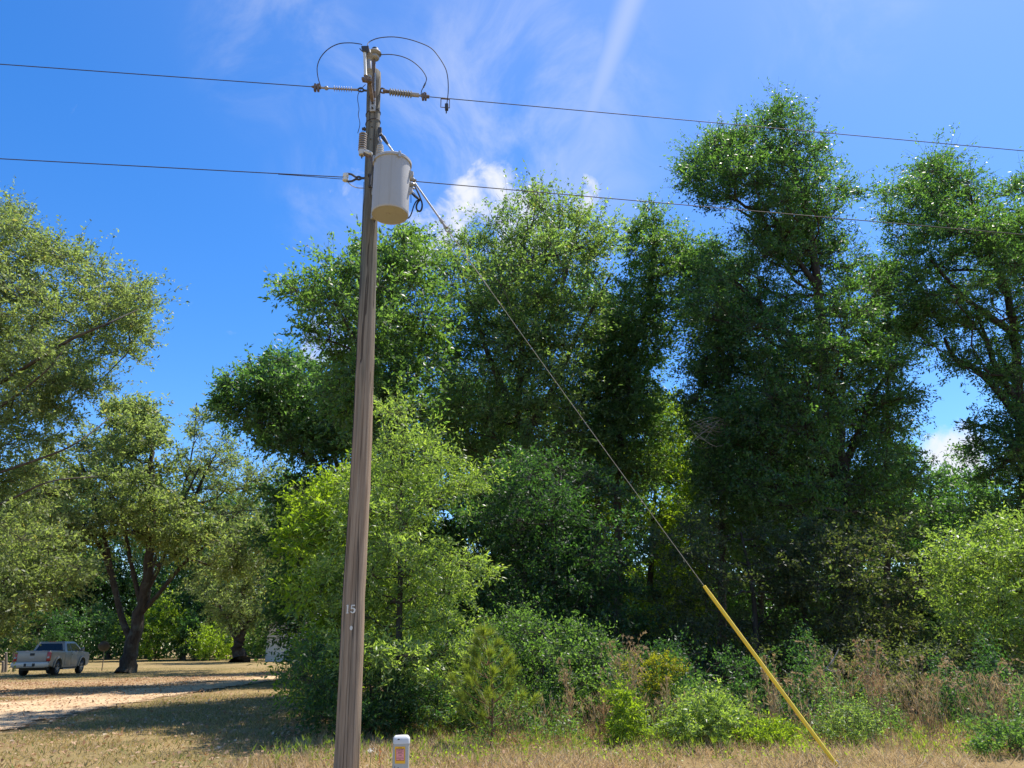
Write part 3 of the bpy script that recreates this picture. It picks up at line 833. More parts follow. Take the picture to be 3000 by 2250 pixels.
plant('tall_tree', 'big dark tree at the right edge with bare crooked lower limbs', 'tree', 25,
      [[(1890, 390), (1930, 385), (1960, 375), (1990, 335), (2030, 320), (2075, 330), (2100, 375), (2150, 385), (2190, 375), (2260, 400), (2330, 480), (2350, 600), (2300, 700), (2200, 720), (2140, 790), (2080, 800), (2020, 770), (1960, 740), (1920, 690), (1900, 620), (1925, 560), (1900, 480)],
       [(1890, 590), (1930, 545), (1990, 560), (2060, 690), (2110, 780), (2090, 820), (2030, 810), (1970, 780), (1920, 700)],
       [(2100, 700), (2340, 680), (2340, 900), (2170, 900), (2120, 840)],
       [(2060, 1050), (2200, 1040), (2340, 1040), (2340, 1180), (2150, 1180), (2080, 1120)],
       [(2040, 890), (2090, 860), (2150, 850), (2250, 840), (2350, 900), (2300, 1050), (2200, 1080), (2130, 1060), (2070, 990), (2040, 940)]],
      trunk=[(2230, 1480), (2225, 1200), (2215, 1000), (2200, 850), (2190, 700), (2150, 560), (2100, 440)],
      stems=[([(2212, 920), (2160, 850), (2110, 800), (2060, 770), (2040, 730)], .15, .05), ([(2205, 880), (2150, 790), (2130, 730), (2110, 680)], .13, .04), ([(2214, 970), (2150, 930), (2080, 910)], .09, .03), ([(2190, 720), (2080, 640), (2010, 560)], .14, .04)],
      tr=.36, thick=3.4, br=.82, spacing=.9, sprays=17, per=12, leaf=(.12, .048), mat='leaf_tall', seed=26, limit=900, gaps=.22)
plant('leafy_tree', 'shadowed tree filling in on the left side of the tallest tree', 'tree', 26,
      [[(1480, 500), (1540, 510), (1600, 540), (1640, 640), (1640, 800), (1620, 1000), (1560, 1080), (1500, 1040), (1470, 900), (1480, 740), (1460, 640), (1440, 570)]],
      trunk=[(1560, 1480), (1560, 1200), (1556, 900), (1545, 700)], tr=.2, thick=2.2, br=.8, spacing=.95, sprays=16, per=11, leaf=(.12, .05), mat='leaf_tall', seed=27, gaps=.2)
plant('leafy_tree', 'loose tree in the gap between the tallest tree and the right edge tree', 'tree', 27,
      [[(1870, 560), (1930, 560), (1985, 640), (2010, 740), (2000, 800), (1960, 840), (1980, 900), (1960, 1040), (1880, 1080), (1840, 900), (1850, 700)]],
      trunk=[(1915, 1480), (1915, 1200), (1918, 900), (1920, 680)], tr=.17, thick=2.0, br=.8, spacing=1.0, sprays=14, per=11, leaf=(.12, .05), mat='leaf_dark', seed=28, gaps=.25)
plant('leafy_tree', 'dark leafy tree tucked between the airy tree and the narrow tree', 'tree', 29,
      [[(1230, 560), (1300, 600), (1350, 660), (1370, 780), (1390, 900), (1370, 1040), (1260, 1080), (1200, 980), (1190, 860), (1240, 760)]],
      trunk=[(1290, 1480), (1290, 1200), (1292, 900), (1290, 700)], tr=.17, thick=2.2, br=.85, spacing=1.0, sprays=15, per=11, leaf=(.13, .055), mat='leaf_dark', seed=29, gaps=.2)
# ---- second row inside the wood: closes the gaps between the trunks
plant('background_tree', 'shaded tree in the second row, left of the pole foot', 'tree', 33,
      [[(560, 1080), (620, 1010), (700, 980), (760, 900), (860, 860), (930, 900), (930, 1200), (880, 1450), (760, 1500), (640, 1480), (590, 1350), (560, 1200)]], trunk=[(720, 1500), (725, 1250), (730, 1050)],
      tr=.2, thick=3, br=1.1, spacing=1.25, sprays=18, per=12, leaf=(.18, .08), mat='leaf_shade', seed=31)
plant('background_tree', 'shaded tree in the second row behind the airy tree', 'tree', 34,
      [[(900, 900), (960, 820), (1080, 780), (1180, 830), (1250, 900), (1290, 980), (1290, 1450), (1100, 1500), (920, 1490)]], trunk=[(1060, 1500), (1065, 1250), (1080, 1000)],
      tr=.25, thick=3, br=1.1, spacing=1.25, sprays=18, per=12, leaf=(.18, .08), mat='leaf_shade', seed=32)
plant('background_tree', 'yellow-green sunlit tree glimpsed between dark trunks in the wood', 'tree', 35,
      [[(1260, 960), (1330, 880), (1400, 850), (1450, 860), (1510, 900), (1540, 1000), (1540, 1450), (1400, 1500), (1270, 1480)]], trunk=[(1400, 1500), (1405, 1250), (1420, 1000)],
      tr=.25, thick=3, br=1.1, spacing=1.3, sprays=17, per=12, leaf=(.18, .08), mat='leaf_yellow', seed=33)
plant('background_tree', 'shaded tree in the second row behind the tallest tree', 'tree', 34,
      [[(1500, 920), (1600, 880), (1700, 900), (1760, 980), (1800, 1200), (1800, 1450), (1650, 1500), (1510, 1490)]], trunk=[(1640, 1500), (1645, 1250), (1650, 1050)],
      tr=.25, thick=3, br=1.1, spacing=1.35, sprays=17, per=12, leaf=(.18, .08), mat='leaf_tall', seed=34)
plant('background_tree', 'small tree far behind the gap near the right edge', 'tree', 38,
      [[(1780, 1080), (1880, 1020), (1960, 960), (2030, 980), (2080, 1030), (2160, 1060), (2260, 1060), (2300, 1400), (2100, 1480), (1800, 1480)]], trunk=[(2010, 1500), (2010, 1250), (2010, 1050)],
      tr=.25, thick=4, br=1.15, spacing=1.35, sprays=17, per=12, leaf=(.18, .08), mat='leaf_tall', seed=35)
# ---- understory and shrubs at the wood's edge
plant('large_bush', 'large bright bush with narrow shining leaves right behind the pole', 'bush', 13.8,
      [[(760, 1010), (800, 930), (835, 870), (870, 842), (900, 880), (930, 930), (975, 965), (1010, 985), (1050, 1030), (1020, 1080), (960, 1110), (950, 1140), (990, 1175), (1060, 1195), (1085, 1228), (1045, 1265), (1000, 1310), (1030, 1350), (1010, 1450), (990, 1575), (900, 1610), (800, 1605), (720, 1570), (680, 1400), (690, 1200), (720, 1080)]],
      holes=[[(960, 1290), (1000, 1280), (1000, 1330), (960, 1330)]], trunk=[(860, 1590), (862, 1400), (865, 1150), (868, 950)],
      tr=.09, thick=1.8, br=.5, spacing=.52, sprays=16, per=13, leaf=(.085, .024), mat='leaf_bright', seed=41, tip=.006, limit=1300, gaps=.3)
plant('yellow_green_tree', 'yellow-green small tree at the corner where the lawn meets the wood', 'tree', 16,
      [[(585, 1250), (595, 1180), (620, 1120), (650, 1070), (660, 1030), (700, 1035), (740, 1010), (780, 1030), (800, 1120), (790, 1300), (780, 1480), (720, 1570), (660, 1555), (625, 1480), (600, 1380)]],
      trunk=[(720, 1560), (718, 1400), (710, 1200), (700, 1080)], tr=.11, thick=1.8, br=.6, spacing=.66, sprays=16, per=12, leaf=(.11, .04), mat='leaf_yellow', seed=42, tip=.008)
plant('understory_tree', 'dark holly-like understory tree between the bright bush and the guy wire', 'tree', 18,
      [[(960, 1110), (1010, 1050), (1080, 990), (1170, 960), (1260, 980), (1330, 1030), (1390, 1090), (1410, 1200), (1400, 1330), (1380, 1480), (1250, 1550), (1080, 1540), (1000, 1450), (1000, 1330), (1060, 1270), (1080, 1220), (1000, 1180)]],
      trunk=[(1200, 1540), (1200, 1400), (1195, 1200), (1190, 1050)], tr=.12, thick=2.0, br=.6, spacing=.68, sprays=15, per=11, leaf=(.095, .04), mat='leaf_shade', seed=43, tip=.008, limit=800)
plant('understory_tree', 'thin brownish understory tree with gaps, behind the upper yellow guard', 'tree', 18.5,
      [[(1400, 1130), (1480, 1080), (1580, 1110), (1680, 1130), (1740, 1200), (1750, 1330), (1720, 1480), (1600, 1540), (1450, 1530), (1400, 1420), (1390, 1280)]],
      holes=[[(1580, 1250), (1620, 1240), (1620, 1330), (1590, 1340)], [(1490, 1300), (1530, 1290), (1530, 1350), (1490, 1350)]],
      trunk=[(1640, 1530), (1635, 1400), (1628, 1280), (1600, 1150)], stems=[([(1636, 1420), (1580, 1340), (1530, 1270)], .06, .02)],
      tr=.12, thick=2.0, br=.6, spacing=.82, sprays=14, per=11, leaf=(.09, .042), mat='leaf_brownish', seed=44, tip=.008)
plant('understory_tree', 'dusky understory tree with dark leaning trunk under the tallest tree', 'tree', 19,
      [[(1700, 1180), (1760, 1120), (1850, 1110), (1950, 1120), (2020, 1180), (2040, 1300), (2080, 1420), (2060, 1500), (1900, 1530), (1740, 1530), (1690, 1400), (1690, 1280)]],
      holes=[[(1700, 1340), (1745, 1330), (1745, 1400), (1705, 1400)]],
      trunk=[(1760, 1530), (1750, 1420), (1735, 1300), (1730, 1180)], tr=.13, thick=2.2, br=.6, spacing=.8, sprays=14, per=11, leaf=(.09, .042), mat='leaf_brownish', seed=45, tip=.008)
plant('large_bush', 'sunlit yellow-green bush at the right edge below the bare limbs', 'bush', 16,
      [[(2000, 1210), (2030, 1140), (2080, 1110), (2130, 1100), (2180, 1080), (2260, 1090), (2320, 1200), (2320, 1400), (2220, 1440), (2130, 1420), (2060, 1380), (2010, 1320)]],
      trunk=[(2170, 1540), (2170, 1400), (2165, 1250)], tr=.1, thick=1.8, br=.55, spacing=.6, sprays=15, per=12, leaf=(.085, .032), mat='leaf_bright', seed=46, tip=.006)
plant('low_bush', 'dense small leaved bush with pale glints behind the young pine', 'bush', 14.5,
      [[(1010, 1400), (1040, 1340), (1090, 1310), (1150, 1320), (1210, 1330), (1270, 1345), (1330, 1370), (1350, 1450), (1330, 1540), (1240, 1590), (1100, 1595), (1010, 1580), (990, 1490)]],
      trunk=[(1170, 1590), (1172, 1500), (1172, 1400)], tr=.05, thick=1.3, br=.42, spacing=.44, sprays=15, per=11, leaf=(.06, .028), mat='leaf_mid', seed=47, tip=.005, limit=700)
plant('low_bush', 'dark low bush under the wood, left of the yellow guard', 'bush', 15,
      [[(1330, 1440), (1380, 1400), (1460, 1390), (1540, 1400), (1640, 1420), (1700, 1460), (1700, 1560), (1560, 1590), (1400, 1590), (1340, 1560)]],
      trunk=[(1500, 1585), (1502, 1520), (1502, 1450)], tr=.05, thick=1.3, br=.42, spacing=.5, sprays=14, per=11, leaf=(.065, .03), mat='leaf_shade', seed=48, tip=.005)
plant('low_bush', 'dull brownish bush under the wood, right of the yellow guard', 'bush', 14.5,
      [[(1720, 1440), (1800, 1400), (1900, 1390), (2000, 1390), (2100, 1400), (2220, 1410), (2330, 1430), (2330, 1560), (2150, 1590), (1900, 1590), (1740, 1580)]],
      trunk=[(1980, 1580), (1980, 1520), (1980, 1450)], tr=.05, thick=1.3, br=.42, spacing=.56, sprays=14, per=11, leaf=(.06, .026), mat='leaf_brownish', seed=49, tip=.005)
plant('low_bush', 'dark bush hugging the ground beside the pole foot', 'bush', 13,
      [[(610, 1470), (640, 1400), (700, 1370), (760, 1390), (800, 1440), (900, 1480), (970, 1500), (980, 1580), (860, 1610), (740, 1600), (660, 1560)]],
      trunk=[(800, 1600), (800, 1540), (800, 1470)], tr=.05, thick=1.3, br=.45, spacing=.5, sprays=15, per=12, leaf=(.075, .028), mat='leaf_shade', seed=50, tip=.005)
plant('small_shrub', 'small lime green shrub with dry stalks in it, left of the pale shrub', 'shrub', 11.5,
      [[(1310, 1540), (1320, 1490), (1345, 1480), (1370, 1510), (1390, 1550), (1400, 1600), (1370, 1630), (1320, 1630), (1300, 1590)]],
      tr=.02, thick=.35, br=.2, spacing=.19, sprays=12, per=10, leaf=(.05, .02), mat='leaf_yellow', seed=51, tip=.003)
plant('small_shrub', 'wide pale green shrub in front of the wood, left of the yellow guard', 'shrub', 11.5,
      [[(1440, 1560), (1450, 1520), (1490, 1515), (1530, 1495), (1560, 1490), (1590, 1505), (1610, 1550), (1600, 1610), (1560, 1640), (1470, 1640), (1440, 1610)]],
      tr=.02, thick=.5, br=.24, spacing=.22, sprays=13, per=10, leaf=(.055, .02), mat='leaf_bright', seed=52, tip=.003)
plant('small_shrub', 'little yellow-green shrub touching the yellow guard on its left', 'shrub', 11.3,
      [[(1600, 1590), (1630, 1570), (1660, 1555), (1700, 1560), (1715, 1590), (1690, 1620), (1640, 1630), (1605, 1620)]],
      tr=.02, thick=.35, br=.2, spacing=.2, sprays=12, per=10, leaf=(.055, .02), mat='leaf_yellow', seed=53, tip=.003)
plant('small_shrub', 'silvery shrub among dry grass, right of the yellow guard', 'shrub', 11.6,
      [[(1780, 1600), (1790, 1550), (1820, 1530), (1860, 1520), (1885, 1545), (1890, 1590), (1870, 1625), (1800, 1630)]],
      tr=.02, thick=.4, br=.22, spacing=.22, sprays=12, per=10, leaf=(.045, .017), mat='leaf_silver', seed=54, tip=.003)
plant('small_shrub', 'leafy shrub cut by the lower right corner of the picture', 'shrub', 10.3,
      [[(2090, 1600), (2130, 1570), (2180, 1560), (2240, 1570), (2260, 1650), (2240, 1700), (2140, 1700), (2095, 1650)]],
      tr=.02, thick=.45, br=.22, spacing=.24, sprays=11, per=10, leaf=(.05, .02), mat='leaf_mid', seed=55, tip=.003)
plant('golden_shrub', 'upright shrub with golden yellow leaves at its top', 'shrub', 13,
      [[(1330, 1440), (1350, 1425), (1390, 1440), (1400, 1420), (1430, 1410), (1470, 1430), (1480, 1450), (1450, 1470), (1440, 1500), (1410, 1520), (1395, 1490), (1360, 1455)]],
      trunk=[(1420, 1620), (1418, 1540), (1415, 1470)], tr=.02, thick=.4, br=.2, spacing=.2, sprays=10, per=9, leaf=(.05, .016), mat='leaf_gold', seed=56, tip=.003)
plant('low_bush', 'dark olive bush beneath the golden leaved shrub', 'bush', 13.4,
      [[(1390, 1560), (1400, 1510), (1430, 1480), (1470, 1480), (1500, 1520), (1500, 1590), (1440, 1620), (1400, 1610)]],
      tr=.03, thick=.5, br=.28, spacing=.28, sprays=12, per=10, leaf=(.05, .018), mat='leaf_olive', seed=57, tip=.004)


def tree_at(name, label, cat, x, y, h, w, mat, seed, group=None, low=.25, n=60, br=2.0, leaf=(.4, .17), tr=.3, per=11, sprays=16):
    """a free standing tree in the distance: crown of lumps over a trunk"""
    rng = np.random.default_rng(seed)
    p = []
    while len(p) < n * 3:
        u = rng.uniform(-1, 1, 3)
        if u @ u > 1: continue
        k = 1 - .35 * max(0, u[2])
        p.append((x + u[0] * w * k, y + u[1] * w * .8 * k, h * (low + 1) / 2 + u[2] * h * (1 - low) / 2))
    p = np.array(p); p, _ = dart(p, np.full(len(p), br * .85), rng, n)
    return plant(name, label, cat, y, None, pts3d=p, base=(x, y, 0), tr=tr, br=br, sprays=sprays, per=per, leaf=leaf, mat=mat, seed=seed, group=group, tip=.03, twigs=False, gaps=.1)


# wood edge closing the lawn, far left: trunks stand in a row behind the lawn
k = 0
for i, px in enumerate((-120, -20, 70, 150, 232, 318, 395, 470, 560, 640, 730)):
    y = 88 + (i * 37 % 17); c = D(px, 1420, y); h = 19 + (i * 53 % 7)
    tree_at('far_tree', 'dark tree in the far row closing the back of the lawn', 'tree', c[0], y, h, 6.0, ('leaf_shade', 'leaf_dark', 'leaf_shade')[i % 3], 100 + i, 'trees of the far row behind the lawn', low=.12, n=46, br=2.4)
for i, (px, y, h, w, mt, lb) in enumerate((
        (335, 84, 6.5, 3.4, 'leaf_yellow', 'pale sunlit bush behind the lawn, right of the forked oak trunk'),
        (180, 84, 6.0, 3.6, 'leaf_dark', 'rounded mid green bush behind the pickup'),
        (420, 84, 4.2, 2.6, 'leaf_shade', 'dark bush at the back of the lawn, left of the far oak'),
        (585, 80, 5.0, 2.6, 'leaf_mid', 'green bush between the far oak and the shed'),
        (466, 82, 3.8, 1.8, 'leaf_yellow', 'small lit bush just left of the far oak trunk'),
        (60, 78, 5.5, 3.6, 'leaf_shade', 'dark bush behind the pickup and the fence posts'))):
    c = D(px, 1420, y)
    tree_at('far_bush', lb, 'bush', c[0], y, h, w, mt, 140 + i, low=.05, n=26, br=1.2, leaf=(.26, .11), tr=.08, per=12, sprays=16)
# deep wood behind the right half
for i, (x, y, h) in enumerate(((-9, 44, 15), (-3.5, 46, 16), (2, 44, 14), (7, 47, 15), (12.5, 45, 13), (18, 46, 12), (24, 44, 13), (30, 47, 12), (36, 45, 13))):
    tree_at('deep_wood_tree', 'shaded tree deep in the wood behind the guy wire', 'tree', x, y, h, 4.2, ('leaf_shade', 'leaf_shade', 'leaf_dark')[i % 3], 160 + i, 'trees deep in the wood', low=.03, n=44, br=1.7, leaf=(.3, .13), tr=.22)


def thicket(name, label, x0, x1, y0, y1, h, n, leaf, mat, seed):
    """a far-off mass of foliage that reads as one"""
    rng = np.random.default_rng(seed); x = rng.uniform(x0, x1, n); y = rng.uniform(y0, y1, n)
    top = h * (.75 + .18 * np.sin(x * .35 + seed) + .12 * np.sin(x * .9 + 2 * seed))
    z = top * rng.uniform(0, 1, n) ** .8
    pos = np.column_stack([x, y, z]); pos += rng.normal(size=pos.shape) * .3
    d = unit(rng.normal(size=(n, 3)) - np.array([0, 0, .2]))
    V = leaf_verts(rng, pos, d, leaf[0] * rng.uniform(.6, 1.3, n), leaf[1] * rng.uniform(.7, 1.3, n), .6)
    tag(link_mesh(name, fast_mesh(name, V, quads_for(n)), mat), label, kind='stuff')


thicket('distant_wood', 'dark wood closing the view behind the lawn', -120, 10, 100, 116, 13, 60000, (.75, .34), 'leaf_shade', 5)
thicket('wood_undergrowth', 'shaded undergrowth filling the wood behind the trunks', -7.5, 34, 36, 43, 5.5, 60000, (.3, .14), 'leaf_shade', 6)

# ================================================================== THE POLE AND WHAT HANGS ON IT
PY = 9.0
pole_px = [(1010, 2330, 76), (1016, 2250, 74), (1039.5, 1700, 63), (1057, 1400, 58), (1071, 1050, 51), (1082.6, 700, 44.5), (1090, 480, 41.5), (1095, 260, 39.5), (1096, 214, 39)]
PC = [P(a, b, PY) for a, b, w in pole_px]
PRAD = [np.linalg.norm(P(a + w / 2, b, PY) - P(a - w / 2, b, PY)) / 2 for a, b, w in pole_px]
pz = np.array([p[2] for p in PC]); px_ = np.array([p[0] for p in PC]); pr_ = np.array(PRAD)


def pole_at(z):
    return np.array([np.interp(z, pz, px_), PY, z]), float(np.interp(z, pz, pr_))


def Q(px, py, dy=0.0): return P(px, py, PY + dy)


c0, r0 = pole_at(.02); base = np.array([c0[0] - .01, PY, 0])
pole = empty('utility_pole', base, 'weathered round wooden utility pole numbered 15', 'utility pole')
m = MB(); pts = [np.array([base[0] - .01, PY, -.3])]; rad = [PRAD[0] * 1.02]
rp = np.random.default_rng(2)
for z in np.linspace(.0, pz[-1], 46):
    c, r = pole_at(z); pts.append(c + np.array([rp.normal() * .002, rp.normal() * .002, 0])); rad.append(r * (1 + rp.normal() * .006))
pts.append(pts[-1] + np.array([0, 0, .025])); rad.append(rad[-1] * .86)
m.tube(pts, rad, 28); m.build('shaft', 'pole_wood', pole)


def on_pole(px, py, out=.004):
    """point on the front of the pole seen at a picture position, with local frame"""
    for _ in range(6):
        z = Q(px, py)[2] if _ == 0 else p[2]
        c, r = pole_at(z)
        p = P(px, py, PY - r) if _ == 0 else P(px, py, p[1])
        dx = np.clip((p[0] - c[0]) / r, -.98, .98); y = PY - r * math.sqrt(1 - dx * dx); p = P(px, py, y)
    n = np.array([(p[0] - c[0]) / r, (p[1] - PY) / r, 0]); n /= np.linalg.norm(n)
    return p + n * out, n


def stroke(m, pts, w, o, X, Y, N, th=.004):
    """flat ribbon strokes for digits"""
    for a, b in zip(pts[:-1], pts[1:]):
        a = np.array(a, float); b = np.array(b, float); d = b - a; L = np.linalg.norm(d) + 1e-9; d /= L; nrm = np.array([-d[1], d[0]]) * w / 2; e = d * w * .25
        m.prism([a - nrm - e, b - nrm + e, b + nrm + e, a + nrm - e], th, o, X, Y, N)


def digit_one(o, X, Y, N, h, par, mat):
    m = MB(); w = h * .16
    stroke(m, [(0, 0), (0, h)], w * 1.25, o, X, Y, N); stroke(m, [(-h * .15, 0), (h * .15, 0)], w * .7, o, X, Y, N, .0045); stroke(m, [(-h * .14, h * .93), (0, h)], w * .8, o, X, Y, N, .005)
    return m.build('number_digit', mat, par, smooth=False)


o1, n1 = on_pole(1018.5, 1796); up_ = np.array([0, 0, 1.0]); X1 = np.cross(up_, n1)
X1 = X1 if X1[0] > 0 else -X1
hd = 22.5 * np.linalg.norm(Q(1020, 1796) - Q(1020, 1795))
digit_one(o1, X1, up_, n1, hd, pole, 'number_metal')
o5, n5 = on_pole(1032.5, 1796); X5 = np.cross(up_, n5); X5 = X5 if X5[0] > 0 else -X5
m = MB(); h = hd; w = h * .17
stroke(m, [(-h * .16, h * .96), (h * .24, h * .98)], w, o5, X5, up_, n5); stroke(m, [(-h * .15, h * .96), (-h * .18, h * .54)], w * .8, o5, X5, up_, n5, .0045)
arc = [(-h * .18 + 0, h * .54)] + [(.02 * h + math.cos(t) * h * .26, h * .32 + math.sin(t) * h * .29) for t in np.linspace(R(125), R(-150), 12)]
for i in range(len(arc) - 1): stroke(m, arc[i:i + 2], w * (1.25 if 3 < i < 8 else .85), o5, X5, up_, n5, .005 + .0002 * i)
m.build('number_digit', 'number_metal', pole, smooth=False)
ot, nt_ = on_pole(1029, 1840); Xt = np.cross(up_, nt_); s1 = np.linalg.norm(Q(1020, 1796) - Q(1021, 1796))
m = MB(); m.prism([(math.cos(t) * s1 * 4, math.sin(t) * s1 * 6.2) for t in np.linspace(0, 2 * math.pi, 20, endpoint=False)], .003, ot, Xt, up_, nt_)
m.build('inspection_tag', 'number_metal', pole, smooth=False)
# ground wire stapled down the left face of the pole
m = MB(); gp = []
for z in np.linspace(1.2, 7.6, 30):
    c, r = pole_at(z); a = R(200) + .04 * math.sin(z * 3); gp.append(c + np.array([math.cos(a) * (r + .004), math.sin(a) * (r + .004), 0]))
m.tube(gp, .0035, 5); m.build('ground_wire', 'wire_metal', pole)
for (px, py) in ((1086, 408), (1087, 356), (1090, 372)):
    m = MB(); p, n_ = on_pole(px, py, 0); m.lathe([(.012, -.01), (.012, .012), (.006, .02)], p, n_, 8); m.build('bolt', 'dark_steel', pole)
m = MB(); p = Q(1063, 378, 0); p2 = Q(1076, 378, 0); m.tube([p, p2], .012, 6); m.lathe([(.03, 0), (.03, .02)], Q(1066, 378, 0), p2 - p, 8); m.lathe([(.022, 0), (.022, .02)], Q(1061, 378, 0), p2 - p, 6)
m.build('through_bolt', 'dark_steel', pole)
m = MB()
for py in (335, 362):
    z = Q(1095, py)[2]; c, r = pole_at(z)
    ring = [c + np.array([math.cos(t) * (r + .005), math.sin(t) * (r + .005), .03 * math.cos(t)]) for t in np.linspace(0, 2 * math.pi, 25)]
    m.tube(ring, .005, 5, False)
m.build('wire_tie', 'wire_metal', pole)

# ---- pole top pin and insulator
pt_, ptr_ = pole_at(pz[-1])
pin = empty('ridge_pin', Q(1094, 283, -.14), 'rusty steel ridge pin bolted upright on the pole top', 'bracket')
m = MB(); m.bar(Q(1094, 284, -.13), Q(1095, 176, -.10), .055, .03); m.build('pin_shaft', 'rusty_steel', pin, bevel=.006)
m = MB(); m.bar(Q(1098.5, 268, -.14), Q(1099.5, 214, -.135), .022, .012); m.build('bright_strip', 'galvanized', pin)
m = MB(); m.bar(Q(1093, 298, -.13), Q(1094, 262, -.13), .075, .016); m.build('mounting_plate', 'rusty_steel', pin, bevel=.004)
ins = empty('pin_insulator', Q(1098, 176, -.10), 'round grey porcelain pin insulator crowning the pole top', 'insulator')
o = Q(1097.5, 172, -.10); sc1 = np.linalg.norm(Q(1098, 150) - Q(1099, 150))
m = MB(); m.lathe([(.035, -.01), (sc1 * 12, .0), (sc1 * 13.5, .012), (sc1 * 13.3, .03), (sc1 * 9, .05), (sc1 * 9, .07), (sc1 * 17, .082), (sc1 * 19, .095), (sc1 * 17, .115), (sc1 * 12, .135), (sc1 * 11, .15)], o, n=24); m.build('porcelain_body', 'grey_porcelain', ins)
m = MB(); m.lathe([(sc1 * 10, .15), (sc1 * 10.5, .165), (sc1 * 9, .185), (sc1 * 4, .19)], o, n=20); m.build('top_cap', 'black_trim', ins)

# ---- fused cutout
cut = empty('fused_cutout', Q(1092, 322, -.13), 'fused cutout on an angled bracket at the pole top', 'fuse cutout')
m = MB(); m.bar(Q(1082, 234, -.36), Q(1091, 298, -.16), .05, .035); m.build('arm', 'rusty_steel', cut, bevel=.005)
m = MB(); m.bar(Q(1091.5, 326, -.125), Q(1092.5, 288, -.13), .085, .018); m.build('mounting_plate', 'galv_dull', cut, bevel=.006)
for q in ((1091.5, 318), (1092, 304)): m = MB(); m.lathe([(.014, 0), (.014, .03), (.009, .04)], Q(*q, -.135), (0, -1, 0), 8); m.build('bolt', 'dark_steel', cut)
a = Q(1082, 229, -.36); b = Q(1080.5, 148, -.34); L = np.linalg.norm(b - a); prof = [(.03, 0)]
for i in range(4):
    h = .04 + i * .030; prof += [(.034, h), (.05, h + .012), (.034, h + .022)]
prof += [(.036, .18), (.036, .34 * L / .5 if False else L * .62)]
for i in range(5):
    h = L * .64 + i * .026; prof += [(.034, h), (.05, h + .010), (.034, h + .019)]
prof += [(.03, L)]
m = MB(); m.lathe(prof, a, b - a, 14); m.build('insulator_body', 'grey_porcelain', cut)
m = MB(); m.lathe([(.028, 0), (.024, .03), (.022, .05), (.022, 1e-3 + np.linalg.norm(Q(1068, 150, -.42) - Q(1071, 222, -.44)) - .05), (.027, np.linalg.norm(Q(1068, 150, -.42) - Q(1071, 222, -.44)))], Q(1071, 222, -.44), Q(1068, 150, -.42) - Q(1071, 222, -.44), 12); m.build('fuse_tube', 'fuse_tube', cut)
m = MB(); m.prism([(-.055, .02), (-.05, -.025), (-.02, -.075), (.015, -.08), (.05, -.02), (.055, .02)], .07, Q(1069, 137, -.46)); m.bar(Q(1070, 146, -.40), Q(1083, 158, -.34), .05, .03); m.build('top_contact_hood', 'dark_steel', cut, bevel=.005)
m = MB(); m.bar(Q(1062, 233, -.42), Q(1089, 237, -.36), .05, .06, (0, 0, 1)); m.bar(Q(1068, 238, -.44), Q(1076, 224, -.44), .035, .05); m.lathe([(.025, -.03), (.025, .03)], Q(1066, 231, -.44), (1, 0, 0), 10); m.build('hinge', 'rusty_steel', cut, bevel=.004)
m = MB(); m.tube(spline([Q(1064, 152, -.44), Q(1058, 147, -.46), Q(1054, 142, -.46)], 4), .008, 6); m.build('hook', 'dark_steel', cut)

# ---- dead-end insulators
def sheds(m, a, b, n, r0, r1, w):
    a = np.asarray(a); b = np.asarray(b); L = np.linalg.norm(b - a); prof = [(r0, 0)]
    for i in range(n):
        h = L * (i + .5) / n; prof += [(r0, h - w), (r1 * .96, h - w * .25), (r1, h + w * .1), (r0 * 1.1, h + w)]
    prof += [(r0, L)]; m.lathe(prof, a, b - a, 14)


def zyx(px, py): return (850 + px / 2.6764, 80 + py / 2.6764)


zat = Q(1075, 265, 0)[2]


def along(px, py, z):
    """point of a wire at height z seen at a picture position"""
    return Pz(px, py, z)


# the primary line runs on at one height: find its course from where it leaves the frame
pl_att = Q(1073, 264, .0); pr_att = Q(1115, 267, .0)
SAGL, SAGR = .10, .22
wl_end = Pz(0, 188, pl_att[2] - SAGL); wr_end = Pz(3000, 442, pr_att[2] - SAGR)


def course(a, e, px, py, sag):
    """depth along the straight line a-e seen at (px,py), minus sag"""
    best = None
    for t in np.linspace(0, 1.05, 400):
        p = a + (e - a) * t
        d = p - CAM; X = d @ _r / (d @ _f) * F + 1500
        if best is None or abs(X - px) < best[0]: best = (abs(X - px), t, p)
    t, p = best[1], best[2]
    return P(px, py, p[1])


def left(px, py): q = zyx(px, py); return course(pl_att, wl_end, q[0], q[1], 0)
def right(px, py): q = zyx(px, py); return course(pr_att, wr_end, q[0], q[1], 0)


d1 = empty('dead_end_insulator', left(597, 497), 'thin disc polymer insulator holding the wire left of the pole top', 'insulator')
m = MB(); m.tube([left(600, 497), left(575, 494)], .016, 8)
for dz in (-1, 1): m.tube(spline([left(582, 495), left(560, 490 + dz * 14), left(540, 490 + dz * 10), left(527, 490)], 4), .013, 7)
m.build('clevis', 'dark_steel', d1)
m = MB(); m.tube([left(530, 490), left(490, 489)], .018, 8); m.tube([left(490, 489), left(300, 478)], .012, 8); m.lathe([(.015, -.03), (.032, -.012), (.032, .012), (.015, .03)], left(284, 477), left(300, 478) - left(270, 476), 10); m.tube([left(300, 478), left(238, 473)], .017, 8); m.build('core_rod', 'polymer_grey', d1)
m = MB(); sheds(m, left(490, 489), left(338, 480), 8, .014, .042, .008); m.build('shed_discs', 'polymer_grey', d1)
m = MB(); m.tube([left(242, 473), left(190, 468), left(168, 466)], [.026, .024, .012], 8)
for q in (222, 197): m.box(left(q, 474), (.03, .05, .12)); m.tube([left(q, 490), left(q, 506)], .008, 6)
m.tube(spline([left(192, 466), left(200, 452), left(212, 450), left(222, 462)], 4), .008, 6); m.build('wire_clamp', 'rusty_steel', d1)
